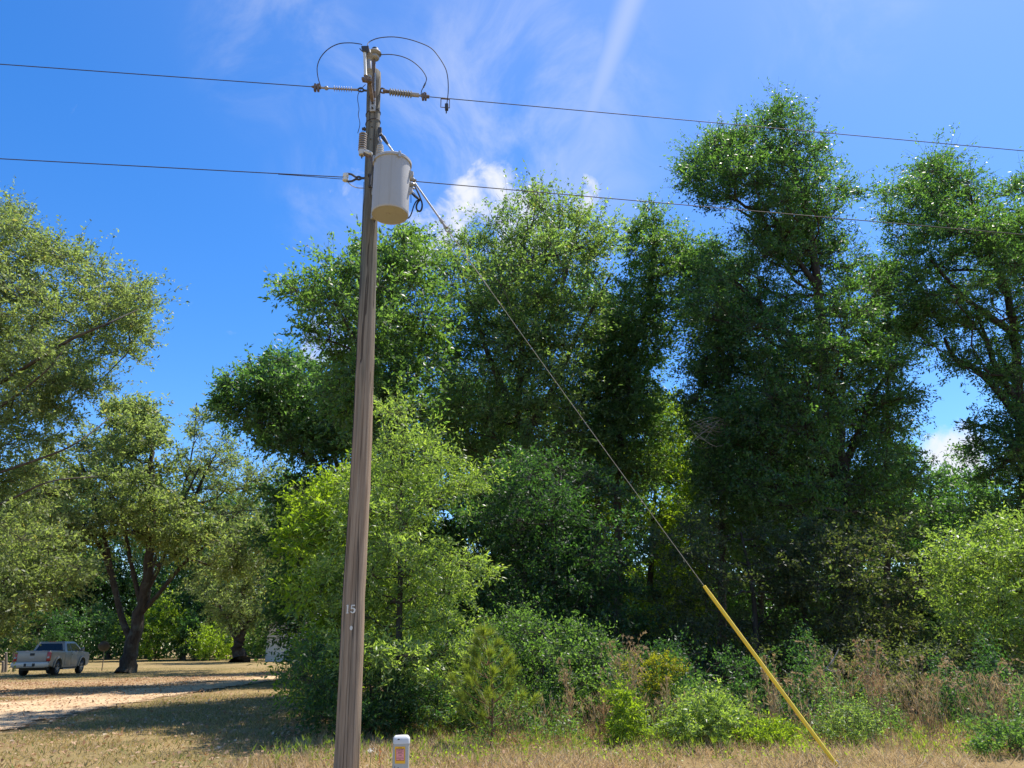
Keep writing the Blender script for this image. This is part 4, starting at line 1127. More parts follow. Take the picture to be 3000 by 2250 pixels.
d2 = empty('dead_end_insulator', right(708, 500), 'thick ribbed insulator holding the wire right of the pole top', 'insulator')
m = MB()
for dz in (-1, 1): m.tube(spline([right(706, 498), right(716, 495 + dz * 16), right(735, 499 + dz * 16), right(750, 500 + dz * 4)], 4), .013, 7)
m.tube([right(728, 499), right(775, 505)], [.034, .024], 9); m.build('clevis', 'rusty_steel', d2)
m = MB(); sheds(m, right(776, 506), right(958, 527), 9, .024, .058, .020); m.build('shed_discs', 'grey_porcelain', d2)
m = MB(); m.tube([right(955, 527), right(1010, 533)], .034, 10); m.tube([right(1010, 534), right(1045, 538)], .018, 8); m.build('end_fitting', 'polymer_grey', d2)
m = MB(); m.tube([right(1030, 538), right(1092, 545)], [.03, .026], 8)
for q in (1042, 1062): m.box(right(q, 545), (.03, .05, .11)); m.tube([right(q, 555), right(q, 571)], .008, 6)
m.tube(spline([right(1046, 530), right(1050, 513), right(1062, 513), right(1066, 532)], 4), .008, 6); m.build('wire_clamp', 'rusty_steel', d2)


def long_wire(name, label, a, e, sag, ext, r=.007):
    """wire from a through e (edge of the picture) and on past it"""
    d = e - a; pts = []
    for t in np.linspace(0, ext, 40):
        pts.append(a + d * t - np.array([0, 0, 1]) * sag * t * 1.0 + np.array([0, 0, 1]) * 0)
    m = MB(); m.tube(pts, r, 6)
    return tag(m.build(name, 'wire_metal', None), label, 'wire')


wl_a = left(172, 466); wr_a = right(1092, 545)
long_wire('power_line', 'upper power line running from the thin disc insulator to the left edge', wl_a, P(0, 188, wl_end[1]), .0, 2.2, .0065)
long_wire('power_line', 'upper power line running right in front of the tallest tree', wr_a, P(3000, 442, wr_end[1]), .0, 1.8, .0065)
# neutral
zn = Q(1065, 522, 0)[2]; nl_e = Pz(0, 465, zn - .1); nr_e = Pz(2950, 683, zn - .35)
spx = zyx(0, 0)
sp_c = Q(1012.5, 520, -.02)
nl = empty('spool_insulator', Q(1066, 522, -.02), 'small white spool insulator in a dark clevis left of the transformer', 'insulator')
s1 = np.linalg.norm(Q(1012, 520) - Q(1013, 520))
m = MB(); m.lathe([(s1 * 5, -s1 * 12), (s1 * 8.6, -s1 * 11), (s1 * 8.6, -s1 * 3.5), (s1 * 6, -s1 * 1.2), (s1 * 6, s1 * 1.2), (s1 * 8.6, s1 * 3.5), (s1 * 8.6, s1 * 11), (s1 * 5, s1 * 12)], sp_c, (0, 0, 1), 16); m.build('spool', 'white_ceramic', nl)
m = MB()
for dz in (-1, 1): m.tube(spline([Q(1016, 520 + dz * 11, -.02), Q(1030, 521 + dz * 10, -.02), Q(1043, 522 + dz * 3, -.02), Q(1052, 522 + dz * 4, -.02), Q(1060, 522, -.02)], 4), .016, 7)
m.tube([Q(1056, 522, -.02), Q(1074, 522, -.02)], .018, 8); m.build('clevis', 'dark_steel', nl)
m = MB(); m.tube(spline([Q(1016, 532, -.02), Q(1030, 543, -.02), Q(1046, 550, -.02), Q(1066, 551, -.03)], 5), .007, 6)
tag(m.build('tail_wire', 'galvanized', None), 'short curved wire hanging from the white spool to the pole', 'wire')
long_wire('neutral_wire', 'lower wire running from the white spool insulator to the left edge', Q(1008, 519, -.02), P(0, 465, nl_e[1]), .0, 2.2, .0065)
m = MB(); e_ = P(0, 465, nl_e[1]); a_ = Q(1006, 521, -.02)
m.tube(spline([Q(1008, 524, -.02), a_ + (e_ - a_) * .02 - np.array([0, 0, .02]), a_ + (e_ - a_) * .12 - np.array([0, 0, .006]), a_ + (e_ - a_) * .2], 8), .005, 5)
tag(m.build('wire_wrap', 'wire_metal', None), 'wrapped wire end lying along the lower left wire', 'wire')
long_wire('neutral_wire', 'lower wire running right from the transformer across the treetops', Q(1212, 531, -.05), P(2950, 683, nr_e[1]), .0, 1.8, .0065)

# ---- jumpers
def jumper(label, pts, dy0, dy1, r=.007, name='jumper_wire', mat='wire_metal', conv=zyx):
    n = len(pts); q = [P(*conv(*p), PY + dy0 + (dy1 - dy0) * i / (n - 1)) for i, p in enumerate(pts)]
    m = MB(); m.tube(spline(q, 6), r, 6); return tag(m.build(name, mat, None), label, 'wire')


yl = left(240, 465)[1] - PY; yr = right(1240, 480)[1] - PY; yr2 = right(1028, 520)[1] - PY
jumper('curved jumper wire arching left from the cutout to the thin disc insulator', [(562, 137), (548, 131), (470, 122), (380, 130), (300, 170), (240, 235), (213, 310), (218, 390), (240, 466)], -.44, yl)
jumper('longest jumper wire arching high over the pole top to the hanging clamp', [(606, 140), (614, 122), (640, 103), (700, 83), (800, 75), (900, 87), (1000, 115), (1100, 160), (1160, 225), (1215, 315), (1235, 390), (1240, 480), (1235, 555), (1226, 612)], -.42, yr)
jumper('inner jumper wire from the pin insulator down to the thick ribbed insulator', [(705, 215), (790, 213), (880, 230), (960, 268), (1030, 330), (1068, 395), (1060, 440), (1045, 470), (1030, 500), (1027, 530)], -.1, yr2)
jumper('thin wavy lead dropping left of the pole to the lightning arrester', [(592, 448), (565, 475), (535, 520), (530, 570), (540, 640), (535, 690), (547, 760), (530, 830)], -.42, -.42, .005)
m = MB(); q = [zyx(1060, 440), zyx(1046, 470)]; m.tube([P(*q[0], PY + yr2), P(*q[1], PY + yr2)], .014, 8)
tag(m.build('wire_connector', 'galvanized', None), 'little sleeve connector on the inner jumper wire', 'connector')
stp = empty('hot_line_clamp', right(1225, 562), 'square wire stirrup with clamp hanging on the upper line right of the pole', 'clamp')
m = MB(); c4 = [right(1183, 560), right(1250, 567), right(1250, 632), right(1181, 626), right(1183, 560)]; m.tube(c4, .008, 6); m.tube([right(1192, 557), right(1245, 563)], .014, 7); m.build('stirrup', 'rusty_steel', stp)
m = MB(); m.box(right(1227, 626), (.05, .06, .10)); m.tube([right(1226, 640), right(1224, 676)], [.014, .008], 7); m.tube([right(1218, 610), right(1232, 610)], .016, 7); m.build('clamp_body', 'dark_steel', stp, bevel=.008)

# ---- transformer
TB = P(1139.5, 631, PY - .50); TT = P(1152.5, 479, PY - .50)
tr_ = np.linalg.norm(P(1139.5 - 54, 631, PY - .5) - P(1139.5 + 54, 631, PY - .5)) / 2
tc_ = np.array([(TB[0] + TT[0]) / 2, PY - .50, TB[2]]); th = TT[2] - TB[2]
tf = empty('transformer', tc_, 'pale grey can-shaped transformer hanging on the pole', 'transformer')
m = MB(); m.lathe([(tr_ * .2, .012), (tr_ * .93, .012), (tr_ * .965, .0), (tr_ * .995, .012), (tr_, .03), (tr_, th * .5), (tr_, th - .03)], tc_, n=56); m.lathe([(.02, -.004), (.02, .013)], tc_ + np.array([-.02, -.03, 0]), n=10); m.build('tank', 'tank_paint', tf)
m = MB(); m.lathe([(tr_, th - .032), (tr_ * 1.07, th - .028), (tr_ * 1.075, th + .006), (tr_ * 1.02, th + .02), (tr_ * .6, th + .055), (tr_ * .1, th + .065)], tc_, n=56); m.build('lid', 'tank_paint', tf)
for ang in (-8, 148):
    m = MB(); a = R(ang); d = np.array([math.cos(a), math.sin(a), 0])
    m.prism([(-.0, -.10), (.055, -.05), (.055, .0), (.0, .03)], .03, tc_ + d * (tr_ - .003) + np.array([0, 0, th - .16]), d, (0, 0, 1), np.array([-d[1], d[0], 0]))
    m.build('lifting_lug', 'tank_paint', tf, bevel=.004); m = MB()
    m.prism([(-.0, -.10), (.05, -.05), (.05, .0), (.0, .03)], .03, tc_ + d * (tr_ - .003) + np.array([0, 0, th - .42]), d, (0, 0, 1), np.array([-d[1], d[0], 0]))
    m.build('lifting_lug', 'tank_paint', tf, bevel=.004)
# low voltage bushings on the right
m = MB()
for i, (ang, h) in enumerate(((15, .60), (30, .5), (5, .46))):
    a = R(ang); d = np.array([math.cos(a), math.sin(a), -.1]); m.lathe([(.035, -.02), (.035, .02), (.026, .03), (.03, .045), (.022, .06), (.014, .06), (.014, .09)], tc_ + np.array([math.cos(a), math.sin(a), 0]) * tr_ + np.array([0, 0, th * h + .12]), d, 10)
m.build('secondary_bushing', 'grey_porcelain', tf)
m = MB(); a = R(-118); d = np.array([math.cos(a), math.sin(a), 0]); m.tube([tc_ + d * (tr_ + .0005) + np.array([0, 0, z]) for z in (.03, th - .03)], .003, 5); m.build('weld_seam', 'tank_paint', tf)
for ang in (-60, -150):
    m = MB(); a = R(ang); d = np.array([math.cos(a), math.sin(a), 0]); m.bar(tc_ + d * (tr_ * 1.078 + .004) + np.array([0, 0, th - .06]), tc_ + d * (tr_ * 1.078 + .004) + np.array([0, 0, th + .03]), .035, .012, d); m.build('lid_clamp', 'galv_dull', tf, bevel=.003)
bo = P(1112, 470, PY - .55); bo[2] = tc_[2] + th + .01; bt = P(1112, 424, PY - .55); bh = bt[2] - bo[2]
m = MB(); m.lathe([(.062, 0), (.062, .03), (.04, .035), (.036, bh), (.02, bh + .01)], bo, n=18); m.build('high_voltage_bushing', 'grey_porcelain', tf)  # core darker than its sheds, painting the shade between them
for i in range(7):
    w = (bh - .05) / 7; h = .04 + i * w; k_ = 1 - .04 * i; m = MB(); m.lathe([(.036, h), (.062 * k_, h + w * .12), (.060 * k_, h + w * .38), (.036, h + w * .55)], bo, n=18); m.build('bushing_shed', 'porcelain', tf)
m = MB(); m.lathe([(.016, 0), (.016, .04), (.022, .045), (.022, .065), (.01, .09)], bo + np.array([0, 0, bh]), n=8); m.build('bushing_terminal', 'galvanized', tf)
for zz in (.30, .78):
    m = MB(); c, r = pole_at(tc_[2] + th * zz); d = c - (tc_ + np.array([0, 0, th * zz])); d[2] = 0; d /= np.linalg.norm(d)
    m.bar(tc_ + d * (tr_ - .01) + np.array([0, 0, th * zz]), c - d * (r - .012), .08, .10, (0, 0, 1))
    m.build('mounting_bracket', 'galv_dull', tf, bevel=.006)
m = MB(); m.box(P(1084.5, 530, PY - .17), (.025, .05, .16)); m.box(P(1083, 514, PY - .17), (.05, .05, .03)); m.box(P(1084, 546, PY - .17), (.05, .04, .03)); m.build('hanger_hook', 'dark_steel', tf, bevel=.005)

# ---- lightning arrester
ab = P(1061, 442, PY - .42); at = P(1062, 391, PY - .42); ah = at[2] - ab[2]; ar = np.linalg.norm(P(1050, 415, PY - .42) - P(1074, 415, PY - .42)) / 2
ar_ = empty('lightning_arrester', P(1101, 488, PY - .42), 'dark ribbed lightning arrester on a bent arm left of the transformer', 'lightning arrester')
m = MB(); m.lathe([(ar * .5, -.02), (ar * .72, 0), (ar * .72, ah), (ar * .3, ah + .015)], ab, n=20); acore = m.build('arrester_core', 'black_trim', ar_)  # black core painted as the shade in the grooves between sheds
for i in range(8):
    m = MB(); h = ah * i / 8; w = ah / 8; m.lathe([(ar * .70, h + w * .1), (ar, h + w * .25), (ar * .98, h + w * .5), (ar * .70, h + w * .62)], ab, n=20); m.build('arrester_shed', 'polymer_grey', ar_)
m = MB(); m.lathe([(ar * .75, -.07), (ar * .85, -.03), (ar * .85, .003)], ab, n=16); m.build('base_cap', 'porcelain', ar_)
m = MB(); m.bar(P(1061, 448, PY - .42), P(1086, 461, PY - .44), .06, .03, (0, 0, 1)); m.bar(P(1084, 459, PY - .44), P(1101, 492, PY - .5), .05, .03, (0, 1, 0)); m.bar(P(1100, 488, PY - .56), P(1101, 512, PY - .58), .05, .02); m.build('bent_arm', 'rusty_steel', ar_, bevel=.005)
m = MB(); m.lathe([(.028, -.05), (.034, -.02), (.034, .03), (.02, .06)], P(1080, 448, PY - .45), P(1090, 453, PY - .45) - P(1072, 443, PY - .45), 8); m.lathe([(.02, -.02), (.02, .03)], P(1086, 450, PY - .47), (0, -1, .2), 6); m.build('arm_clamp', 'porcelain', ar_, bevel=.004)
m = MB(); m.tube([ab - np.array([0, 0, .06]), ab - np.array([0, 0, .12])], .010, 6); m.build('ground_stud', 'dark_steel', ar_)
jumper('short lead from the transformer bushing up to the pole wires', [(703, 905), (690, 880), (696, 858), (706, 830)], -.55, -.1, .006)

# ---- guy
GA = Q(1113, 389, -.02); GE = Pz(2452, 2243, 0.02)


def guy_t(py):
    best = None
    for t in np.linspace(0, 1, 1200):
        p = GA + (GE - GA) * t; p = p - np.array([0, 0, .16 * 4 * t * (1 - t) * .5]); d = p - CAM; Y = 1125 - d @ _u / (d @ _f) * F
        if best is None or abs(Y - py) < best[0]: best = (abs(Y - py), p)
    return best[1]


guy = empty('guy_wire', GE, 'slanted guy wire from pole to ground with yellow plastic guard', 'guy wire')
m = MB(); m.box(Q(1112, 386, -.02), (.06, .06, .12)); m.tube([guy_t(390), guy_t(403)], .022, 8); m.tube([guy_t(401), guy_t(423)], [.034, .018], 8); m.build('upper_clevis', 'dark_steel', guy, bevel=.005)
m = MB(); m.tube([guy_t(y) for y in (420, 480, 540, 600, 650)], .0135, 10); m.build('strain_rod', 'fibreglass', guy)
m = MB(); m.tube([guy_t(643), guy_t(652)], .026, 8); m.tube([guy_t(650), guy_t(668)], [.016, .030], 8); 
g1 = guy_t(672); gd = guy_t(680) - guy_t(660); gd /= np.linalg.norm(gd); gx = np.cross(gd, (0, 1, 0)); gx /= np.linalg.norm(gx)
m.tube([g1 + gd * math.cos(t) * .042 + gx * math.sin(t) * .03 for t in np.linspace(0, 2 * math.pi, 14)], .011, 6, False); m.build('lower_clevis', 'galv_dull', guy)
m = MB(); pts = [guy_t(y) for y in np.linspace(676, 1740, 30)]; m.tube(pts, .0035, 6); m.tube([guy_t(y) for y in (678, 720, 780, 850)], .0062, 6); m.tube([guy_t(y) for y in (880, 890)], .008, 6); m.build('steel_strand', 'guy_steel', guy)
m = MB(); gpts = [guy_t(y) for y in np.linspace(1716, 2243, 16)]; m.tube(gpts, [.023 - .003 * (i < 1) for i in range(16)], 14); m.build('yellow_guard', 'yellow_plastic', guy)
m = MB(); m.tube([guy_t(2200), GE + (GE - guy_t(2200)) * .3], .012, 8); m.tube([GE + np.array([.03 * math.cos(t), .0, .03 * math.sin(t) + .02]) for t in np.linspace(0, 2 * math.pi, 12)], .008, 6, False); m.build('anchor_rod', 'galv_dull', guy)
# neutral dead end on the right of the tank
nd = empty('neutral_clamp', P(1206, 524, PY - .1), 'small bolted wire clamp on the lower line right of the transformer', 'clamp')
m = MB(); m.box(P(1206, 524, PY - .1), (.05, .05, .06)); m.tube([P(1196, 519, PY - .1), P(1216, 530, PY - .1)], .018, 8); m.tube([P(1209, 516, PY - .1), P(1207, 527, PY - .1)], .012, 6); m.build('clamp_body', 'rusty_steel', nd, bevel=.006)
zz3 = lambda x, y: (980 + x / 4.608, 340 + y / 4.608)
jumper('black service cable looping down and curling right of the transformer', [(1065, 890), (1095, 970), (1130, 1040), (1155, 1100), (1180, 1170), (1182, 1230), (1165, 1275), (1140, 1285), (1112, 1262), (1106, 1215), (1125, 1165), (1160, 1128)], -.25, -.2, .013, 'service_cable', 'black_cable', zz3)
jumper('pair of dark leads from the tank side to the looping cable', [(1003, 1000), (1040, 1040), (1090, 1090), (1140, 1122), (1172, 1132)], -.3, -.22, .013, 'service_cable', 'black_cable', zz3)
jumper('grey lead from the tank side to the looping cable', [(1003, 945), (1050, 1010), (1100, 1075), (1145, 1118)], -.32, -.22, .008, 'service_cable', 'galv_dull', zz3)
jumper('dark cable sweeping from the loop back under the transformer', [(1150, 1128), (1105, 1150), (1072, 1210), (1050, 1280), (1030, 1335), (1005, 1370), (975, 1382)], -.22, -.3, .010, 'service_cable', 'black_cable', zz3)
jumper('thin straight lead hanging beside the tank on its right', [(1010, 890), (1012, 960), (1030, 1040), (1032, 1170)], -.3, -.3, .005, 'service_cable', 'black_cable', zz3)

# ================================================================== PEDESTAL
PD = 8.75
pa = P(1147.5, 2210, PD); pb = P(1198, 2210, PD); pw = pb[0] - pa[0]; pcx = (pa[0] + pb[0]) / 2
ptop = P(1172, 2162, PD)[2]
ped = empty('utility_pedestal', (pcx, PD + pw * .3, 0), 'pale plastic utility pedestal with orange and pink warning sticker', 'utility pedestal')


def rrect(w, d, r, n=5):
    out = []
    for cx, cy_, a0 in ((w / 2 - r, d / 2 - r, 0), (-w / 2 + r, d / 2 - r, 90), (-w / 2 + r, -d / 2 + r, 180), (w / 2 - r, -d / 2 + r, 270)):
        for k in range(n): a = R(a0 + 90 * k / (n - 1)); out.append((cx + r * math.cos(a), cy_ + r * math.sin(a)))
    return out


def loft(m, secs):
    n = len(secs[0]); vs = [p for s_ in secs for p in s_]; fs = []
    for i in range(len(secs) - 1):
        for k in range(n): k2 = (k + 1) % n; fs.append((i * n + k, i * n + k2, (i + 1) * n + k2, (i + 1) * n + k))
    fs.append(tuple(range(n))[::-1]); fs.append(tuple((len(secs) - 1) * n + k for k in range(n))); m.add(vs, fs)


pc_ = np.array([pcx, PD + pw * .3, 0])
yaw = R(12); cxv = np.array([math.cos(yaw), math.sin(yaw), 0]); cyv = np.array([-math.sin(yaw), math.cos(yaw), 0])


def sec(w, d, r, z): return [pc_ + cxv * a + cyv * b + np.array([0, 0, z]) for a, b in rrect(w, d, r)]


w0 = pw * .93; d0 = w0 * .62
zc = ptop - .028
m = MB(); loft(m, [sec(w0 * 1.03, d0 * 1.03, .03, -.05), sec(w0 * 1.02, d0 * 1.02, .03, .3), sec(w0, d0, .03, zc)]); m.build('pedestal_body', 'pedestal_plastic', ped)
m = MB(); loft(m, [sec(w0 * 1.05, d0 * 1.06, .03, zc - .03), sec(w0 * 1.05, d0 * 1.06, .03, zc + .012), sec(w0 * 1.0, d0 * .98, .03, zc + .03), sec(w0 * .8, d0 * .7, .025, zc + .048), sec(w0 * .3, d0 * .2, .006, zc + .052)]); m.build('pedestal_cap', 'pedestal_cap', ped)
fn = -cyv; up3 = np.array([0, 0, 1.0])


def fp(px, py, out=.003):
    """point on the pedestal front at a picture position"""
    d = ray(px, py); p0 = pc_ + fn * (d0 * .5 * 1.012 + out); t = ((p0 - CAM) @ fn) / (d @ fn); return CAM + d * t


m = MB(); h0 = fp(1168, 2166, .006); m.prism([(math.cos(t) * .012, math.sin(t) * .006) for t in np.linspace(0, 2 * math.pi, 10, endpoint=False)], .004, h0, cxv, up3, fn); m.build('latch_hole', 'black_trim', ped, smooth=False)


def plate(m, x0, y0, x1, y1, out, th=.0015):
    a, b, c, d = fp(x0, y0, out), fp(x1, y0, out), fp(x1, y1, out), fp(x0, y1, out)
    m.add([a, b, c, d, a + fn * th, b + fn * th, c + fn * th, d + fn * th], [(0, 1, 2, 3), (4, 5, 6, 7), (0, 1, 5, 4), (1, 2, 6, 5), (2, 3, 7, 6), (3, 0, 4, 7)])


m = MB(); plate(m, 1157, 2187, 1187, 2237, .003); stk = m.build('warning_sticker', 'sticker_orange', ped, smooth=False)
m = MB(); plate(m, 1160, 2193.5, 1184.5, 2228.5, .0052); m.build('sticker_border', 'print_dark_red', stk, smooth=False)
m = MB(); plate(m, 1161, 2195, 1183.5, 2227, .0072); m.build('sticker_panel', 'sticker_pink', stk, smooth=False)


def words(txt, px, py, hpx, mat, par, name='lettering', out=.0094):
    cu = bpy.data.curves.new('lettering', 'FONT'); cu.body = txt; cu.align_x = 'CENTER'; cu.align_y = 'CENTER'; cu.extrude = .0003
    o = bpy.data.objects.new('tmp', cu); COL.objects.link(o)
    bpy.context.view_layer.update(); dg = bpy.context.evaluated_depsgraph_get()
    me = bpy.data.meshes.new_from_object(o.evaluated_get(dg)); bpy.data.objects.remove(o)
    s_ = np.linalg.norm(fp(px, py) - fp(px, py + hpx)) / .72; c = fp(px, py, out)
    q = par; off = np.zeros(3)
    while q is not None: off += np.array(q.location); q = q.parent
    for v in me.vertices:
        p = c + cxv * v.co.x * s_ + up3 * v.co.y * s_ + fn * v.co.z; v.co = tuple(p - off)
    me.materials.clear(); return link_mesh(name, me, mat, par)


words('WARNING', 1172, 2197.6, 2.9, 'print_black', stk); words('BURIED', 1172, 2205, 2.9, 'print_black', stk); words('CABLE', 1172.5, 2213, 2.6, 'print_black', stk)
m = MB()
for y, x0, x1 in ((2200.5, 1163, 1182), (2208, 1164, 1181), (2218, 1164, 1181), (2222, 1162, 1183)): plate(m, x0, y, x1, y + .7, .0094, .0006)
m.build('printed_line', 'print_dark_red', stk, smooth=False)
words('CALL', 1172, 2225, 2.2, 'print_black', stk); words('NOTICE', 1172, 2190.5, 2.2, 'print_dark_red', stk, out=.0056)
words('1', 1156.5, 2248.5, 9, 'print_black', ped, 'number_digit', .003); words('2', 1166.5, 2252.5, 9, 'print_black', ped, 'number_digit', .003)

# ================================================================== PICKUP TRUCK, SHED AND YARD
def build_truck():
    gp = G(104 / S * S, 1, 0) if False else Pz(158, 1979, 0.0)
    root = empty('pickup_truck', (0, 0, 0), 'silver white pickup truck parked in the shade, tail towards the road', 'pickup truck')
    W = 1.0                                                  # half width
    # body: side profile with wheel arches, y forward from the tailgate, z up

    def arch(cy_, r, z0=.46, n=9): return [(cy_ + r * math.cos(t), .42 + r * math.sin(t)) for t in np.linspace(math.pi - .08, .08, n)]
    prof = [(.0, .62), (.35, .50)] + [(a, b) for a, b in arch(1.22, .50)] + [(1.85, .40), (4.05, .40)] + [(a, b) for a, b in arch(4.72, .50)] + [(5.45, .42), (5.80, .50), (5.86, .85), (5.80, 1.12), (5.62, 1.22), (4.55, 1.30), (4.3, 1.31), (2.0, 1.31), (0.05, 1.36), (0, 1.34)]
    m = MB(); m.prism(prof, 2 * W - .10, (-W + .05, 0, 0), (0, 1, 0), (0, 0, 1), (1, 0, 0))
    # bulging fenders over the wheels
    body = m.build('body', 'truck_paint', root, bevel=.045, seg=3)
    for cy_ in (1.22, 4.72):
        for sx in (-1, 1):
            m = MB(); o_ = [(cy_ + .62 * math.cos(t), .44 + .60 * math.sin(t)) for t in np.linspace(math.pi - .02, .02, 13)]; i_ = [(cy_ + .49 * math.cos(t), .44 + .49 * math.sin(t)) for t in np.linspace(.02, math.pi - .02, 13)]
            m.prism(o_ + i_, .055, (sx * (W - .05), 0, 0), (0, 1, 0), (0, 0, 1), (sx, 0, 0))
            m.build('fender_flare', 'truck_paint', body, bevel=.015)
    m = MB(); m.box((0, 1.02, 1.33), (2 * W - .34, 1.85, .09)); m.build('bed_shade_slab', 'black_trim', root)  # dark slab painted as the shade inside the open bed
    # tailgate, handle, bumper, plate
    m = MB(); m.box((0, .0, 1.06), (1.58, .09, .60)); m.box((0, -.03, 1.325), (1.60, .06, .05)); tg = m.build('tailgate', 'truck_paint', root, bevel=.02)
    m = MB(); m.box((0, -.048, 1.17), (.25, .02, .13)); m.build('tailgate_handle', 'black_trim', tg, bevel=.01)
    m = MB(); m.box((0, -.046, .99), (.23, .01, .05)); m.build('badge', 'galv_dull', tg, bevel=.004)
    m = MB(); m.prism([(-1.0, .50), (-1.0, .72), (-.92, .76), (.92, .76), (1.0, .72), (1.0, .50), (.75, .46), (-.75, .46)], .22, (0, -.20, 0), (1, 0, 0), (0, 0, 1), (0, 1, 0)); bp = m.build('rear_bumper', 'chrome', root, bevel=.02)
    m = MB(); m.box((0, -.205, .61), (.58, .02, .17)); m.build('plate_recess', 'black_trim', bp); m = MB(); m.box((0, -.222, .615), (.31, .012, .15)); m.build('number_plate', 'plate_white', bp)
    m = MB(); m.box((0, .2, .50), (1.7, .4, .16)); m.box((0, 2.9, .36), (1.5, 5.0, .12)); m.build('underbody', 'black_trim', root)
    for sx in (-1, 1):
        m = MB(); m.prism([(-.09, .80), (.08, .80), (.09, .90), (.09, 1.24), (.03, 1.28), (-.09, 1.28)] if sx > 0 else [(-.09, .80), (.08, .80), (.09, .90), (.09, 1.24), (.03, 1.28), (-.09, 1.28)], .16, (sx * .885, -.035, 0), (sx, 0, 0), (0, 0, 1), (0, 1, 0)); m.build('tail_light', 'tail_light', root, bevel=.02)
        m = MB(); m.box((sx * .885, -.055, 1.0), (.13, .03, .09)); m.build('reverse_lamp', 'plate_white', root, bevel=.01)
    # cab: tapered greenhouse
    z0, z1 = 1.29, 1.86
    lo = [(-.93, 2.02), (.93, 2.02), (.93, 4.72), (-.93, 4.72)]; hi = [(-.74, 2.22), (.74, 2.22), (.74, 3.86), (-.74, 3.86)]
    m = MB(); vs = [(x, y, z0) for x, y in lo] + [(x, y, z1 - .05) for x, y in hi] + [(x * .9, y + (.08 if y < 3 else -.12), z1 + .005) for x, y in hi]
    m.add(vs, [(3, 2, 1, 0), (8, 9, 10, 11)] + [(a + k, a + (k + 1) % 4, a + 4 + (k + 1) % 4, a + 4 + k) for a in (0, 4) for k in range(4)]); cab = m.build('cab', 'truck_paint', root, bevel=.035, seg=3)

    def lerp(p, q, t): return np.array(p, float) * (1 - t) + np.array(q, float) * t
    b = [np.array((x, y, z0)) for x, y in lo]; t_ = [np.array((x, y, z1 - .05)) for x, y in hi]

    def face_pt(i, j, u, v): return lerp(lerp(b[i], b[j], u), lerp(t_[i], t_[j], u), v)

    def pane(name, i, j, quad, push):
        c = [face_pt(i, j, u, v) for u, v in quad]; nrm = np.cross(c[1] - c[0], c[2] - c[0]); nrm /= np.linalg.norm(nrm); out = (c[0] - np.array([0, 3.2, 1.5])); nrm = nrm if nrm @ out > 0 else -nrm
        n_ = len(c); m = MB(); m.add([p + nrm * .004 for p in c] + [p + nrm * push for p in c], [tuple(range(n_)), tuple(range(n_, 2 * n_))] + [(k, (k + 1) % n_, n_ + (k + 1) % n_, n_ + k) for k in range(n_)])
        return m.build(name, 'truck_glass', cab, smooth=False)
    pane('rear_window', 0, 1, [(.07, .06), (.93, .06), (.90, .88), (.10, .88)], .012)
    pane('windscreen', 2, 3, [(.06, .05), (.94, .05), (.92, .9), (.08, .9)], .012)
    for i, j, f in ((1, 2, False), (0, 3, True)):
        pane('side_window', i, j, [(.12, .06), (.33, .06), (.33, .88), (.15, .86)], .012); pane('side_window', i, j, [(.37, .06), (.90, .06), (.84, .86), (.37, .88)], .012)
    for sx in (-1, 1):
        m = MB(); m.prism([(2.10, .52), (2.10, 1.27), (2.98, 1.27), (2.98, .52)], .012, (sx * (W - .05), 0, 0), (0, 1, 0), (0, 0, 1), (sx, 0, 0)); d = m.build('door', 'truck_paint', root, bevel=.006)
        m = MB(); m.box((sx * (W - .025), 2.88 if False else 2.28, 1.10), (.04, .16, .04)); m.build('door_handle', 'truck_paint', d, bevel=.01)
        m = MB(); m.prism([(3.01, .52), (3.01, 1.27), (4.10, 1.27), (4.16, .95), (4.14, .52)], .012, (sx * (W - .05), 0, 0), (0, 1, 0), (0, 0, 1), (sx, 0, 0)); d = m.build('door', 'truck_paint', root, bevel=.006)
        m = MB(); m.box((sx * (W - .025), 3.14, 1.10), (.04, .18, .04)); m.build('door_handle', 'truck_paint', d, bevel=.01)
        m = MB(); m.box((sx * 1.10, 4.12, 1.40), (.19, .09, .22)); m.bar((sx * .93, 4.15, 1.33), (sx * 1.05, 4.13, 1.36), .06, .05); m.build('mirror', 'truck_paint', root, bevel=.03)
        m = MB(); m.box((sx * .93, 2.95, .33), (.10, 1.9, .05)); m.build('running_board', 'chrome', root, bevel=.01)
        for cy_ in (1.22, 4.72):
            ax = (sx, 0, 0); c = np.array([sx * .72, cy_, .40]); wl = MB(); R_ = .40
            wl.lathe([(.24, 0), (R_ - .03, 0), (R_, .04), (R_, .22), (R_ - .03, .26), (.26, .265), (.24, .22)], c, ax, 28); ty = empty('wheel', (0, 0, 0), None, None) if False else wl.build('wheel', 'tyre_rubber', root)
            m = MB(); m.lathe([(.05, .10), (.255, .10), (.265, .255), (.245, .262), (.225, .20), (.08, .21), (.05, .235)], c, ax, 24)
            for q in range(6):
                a_ = q * math.pi / 3; dv = np.array([0, math.cos(a_), math.sin(a_)]); m.bar(c + np.array([sx * .222, 0, 0]) + dv * .05, c + np.array([sx * .235, 0, 0]) + dv * .24, .06, .03, (1, 0, 0))
            m.build('rim', 'chrome', ty)
    m = MB(); m.box((-.0, 2.28, 1.845), (.42, .03, .03)); m.build('brake_light', 'tail_light', cab)
    for sx in (-1, 1):
        m = MB(); m.box((sx * .78, 5.80, .98), (.30, .10, .18)); m.build('headlight', 'plate_white', root, bevel=.02)
    view = math.atan2(gp[0], gp[1]); head = view + R(22)
    root.rotation_euler = (0, 0, -head); root.scale = (.93, .93, .95)
    # right rear wheel lands on gp
    off = Matrix.Rotation(-head, 3, 'Z') @ Vector((.79, 1.135, 0))
    root.location = (gp[0] - off.x, gp[1] - off.y, 0)
    return root


build_truck()

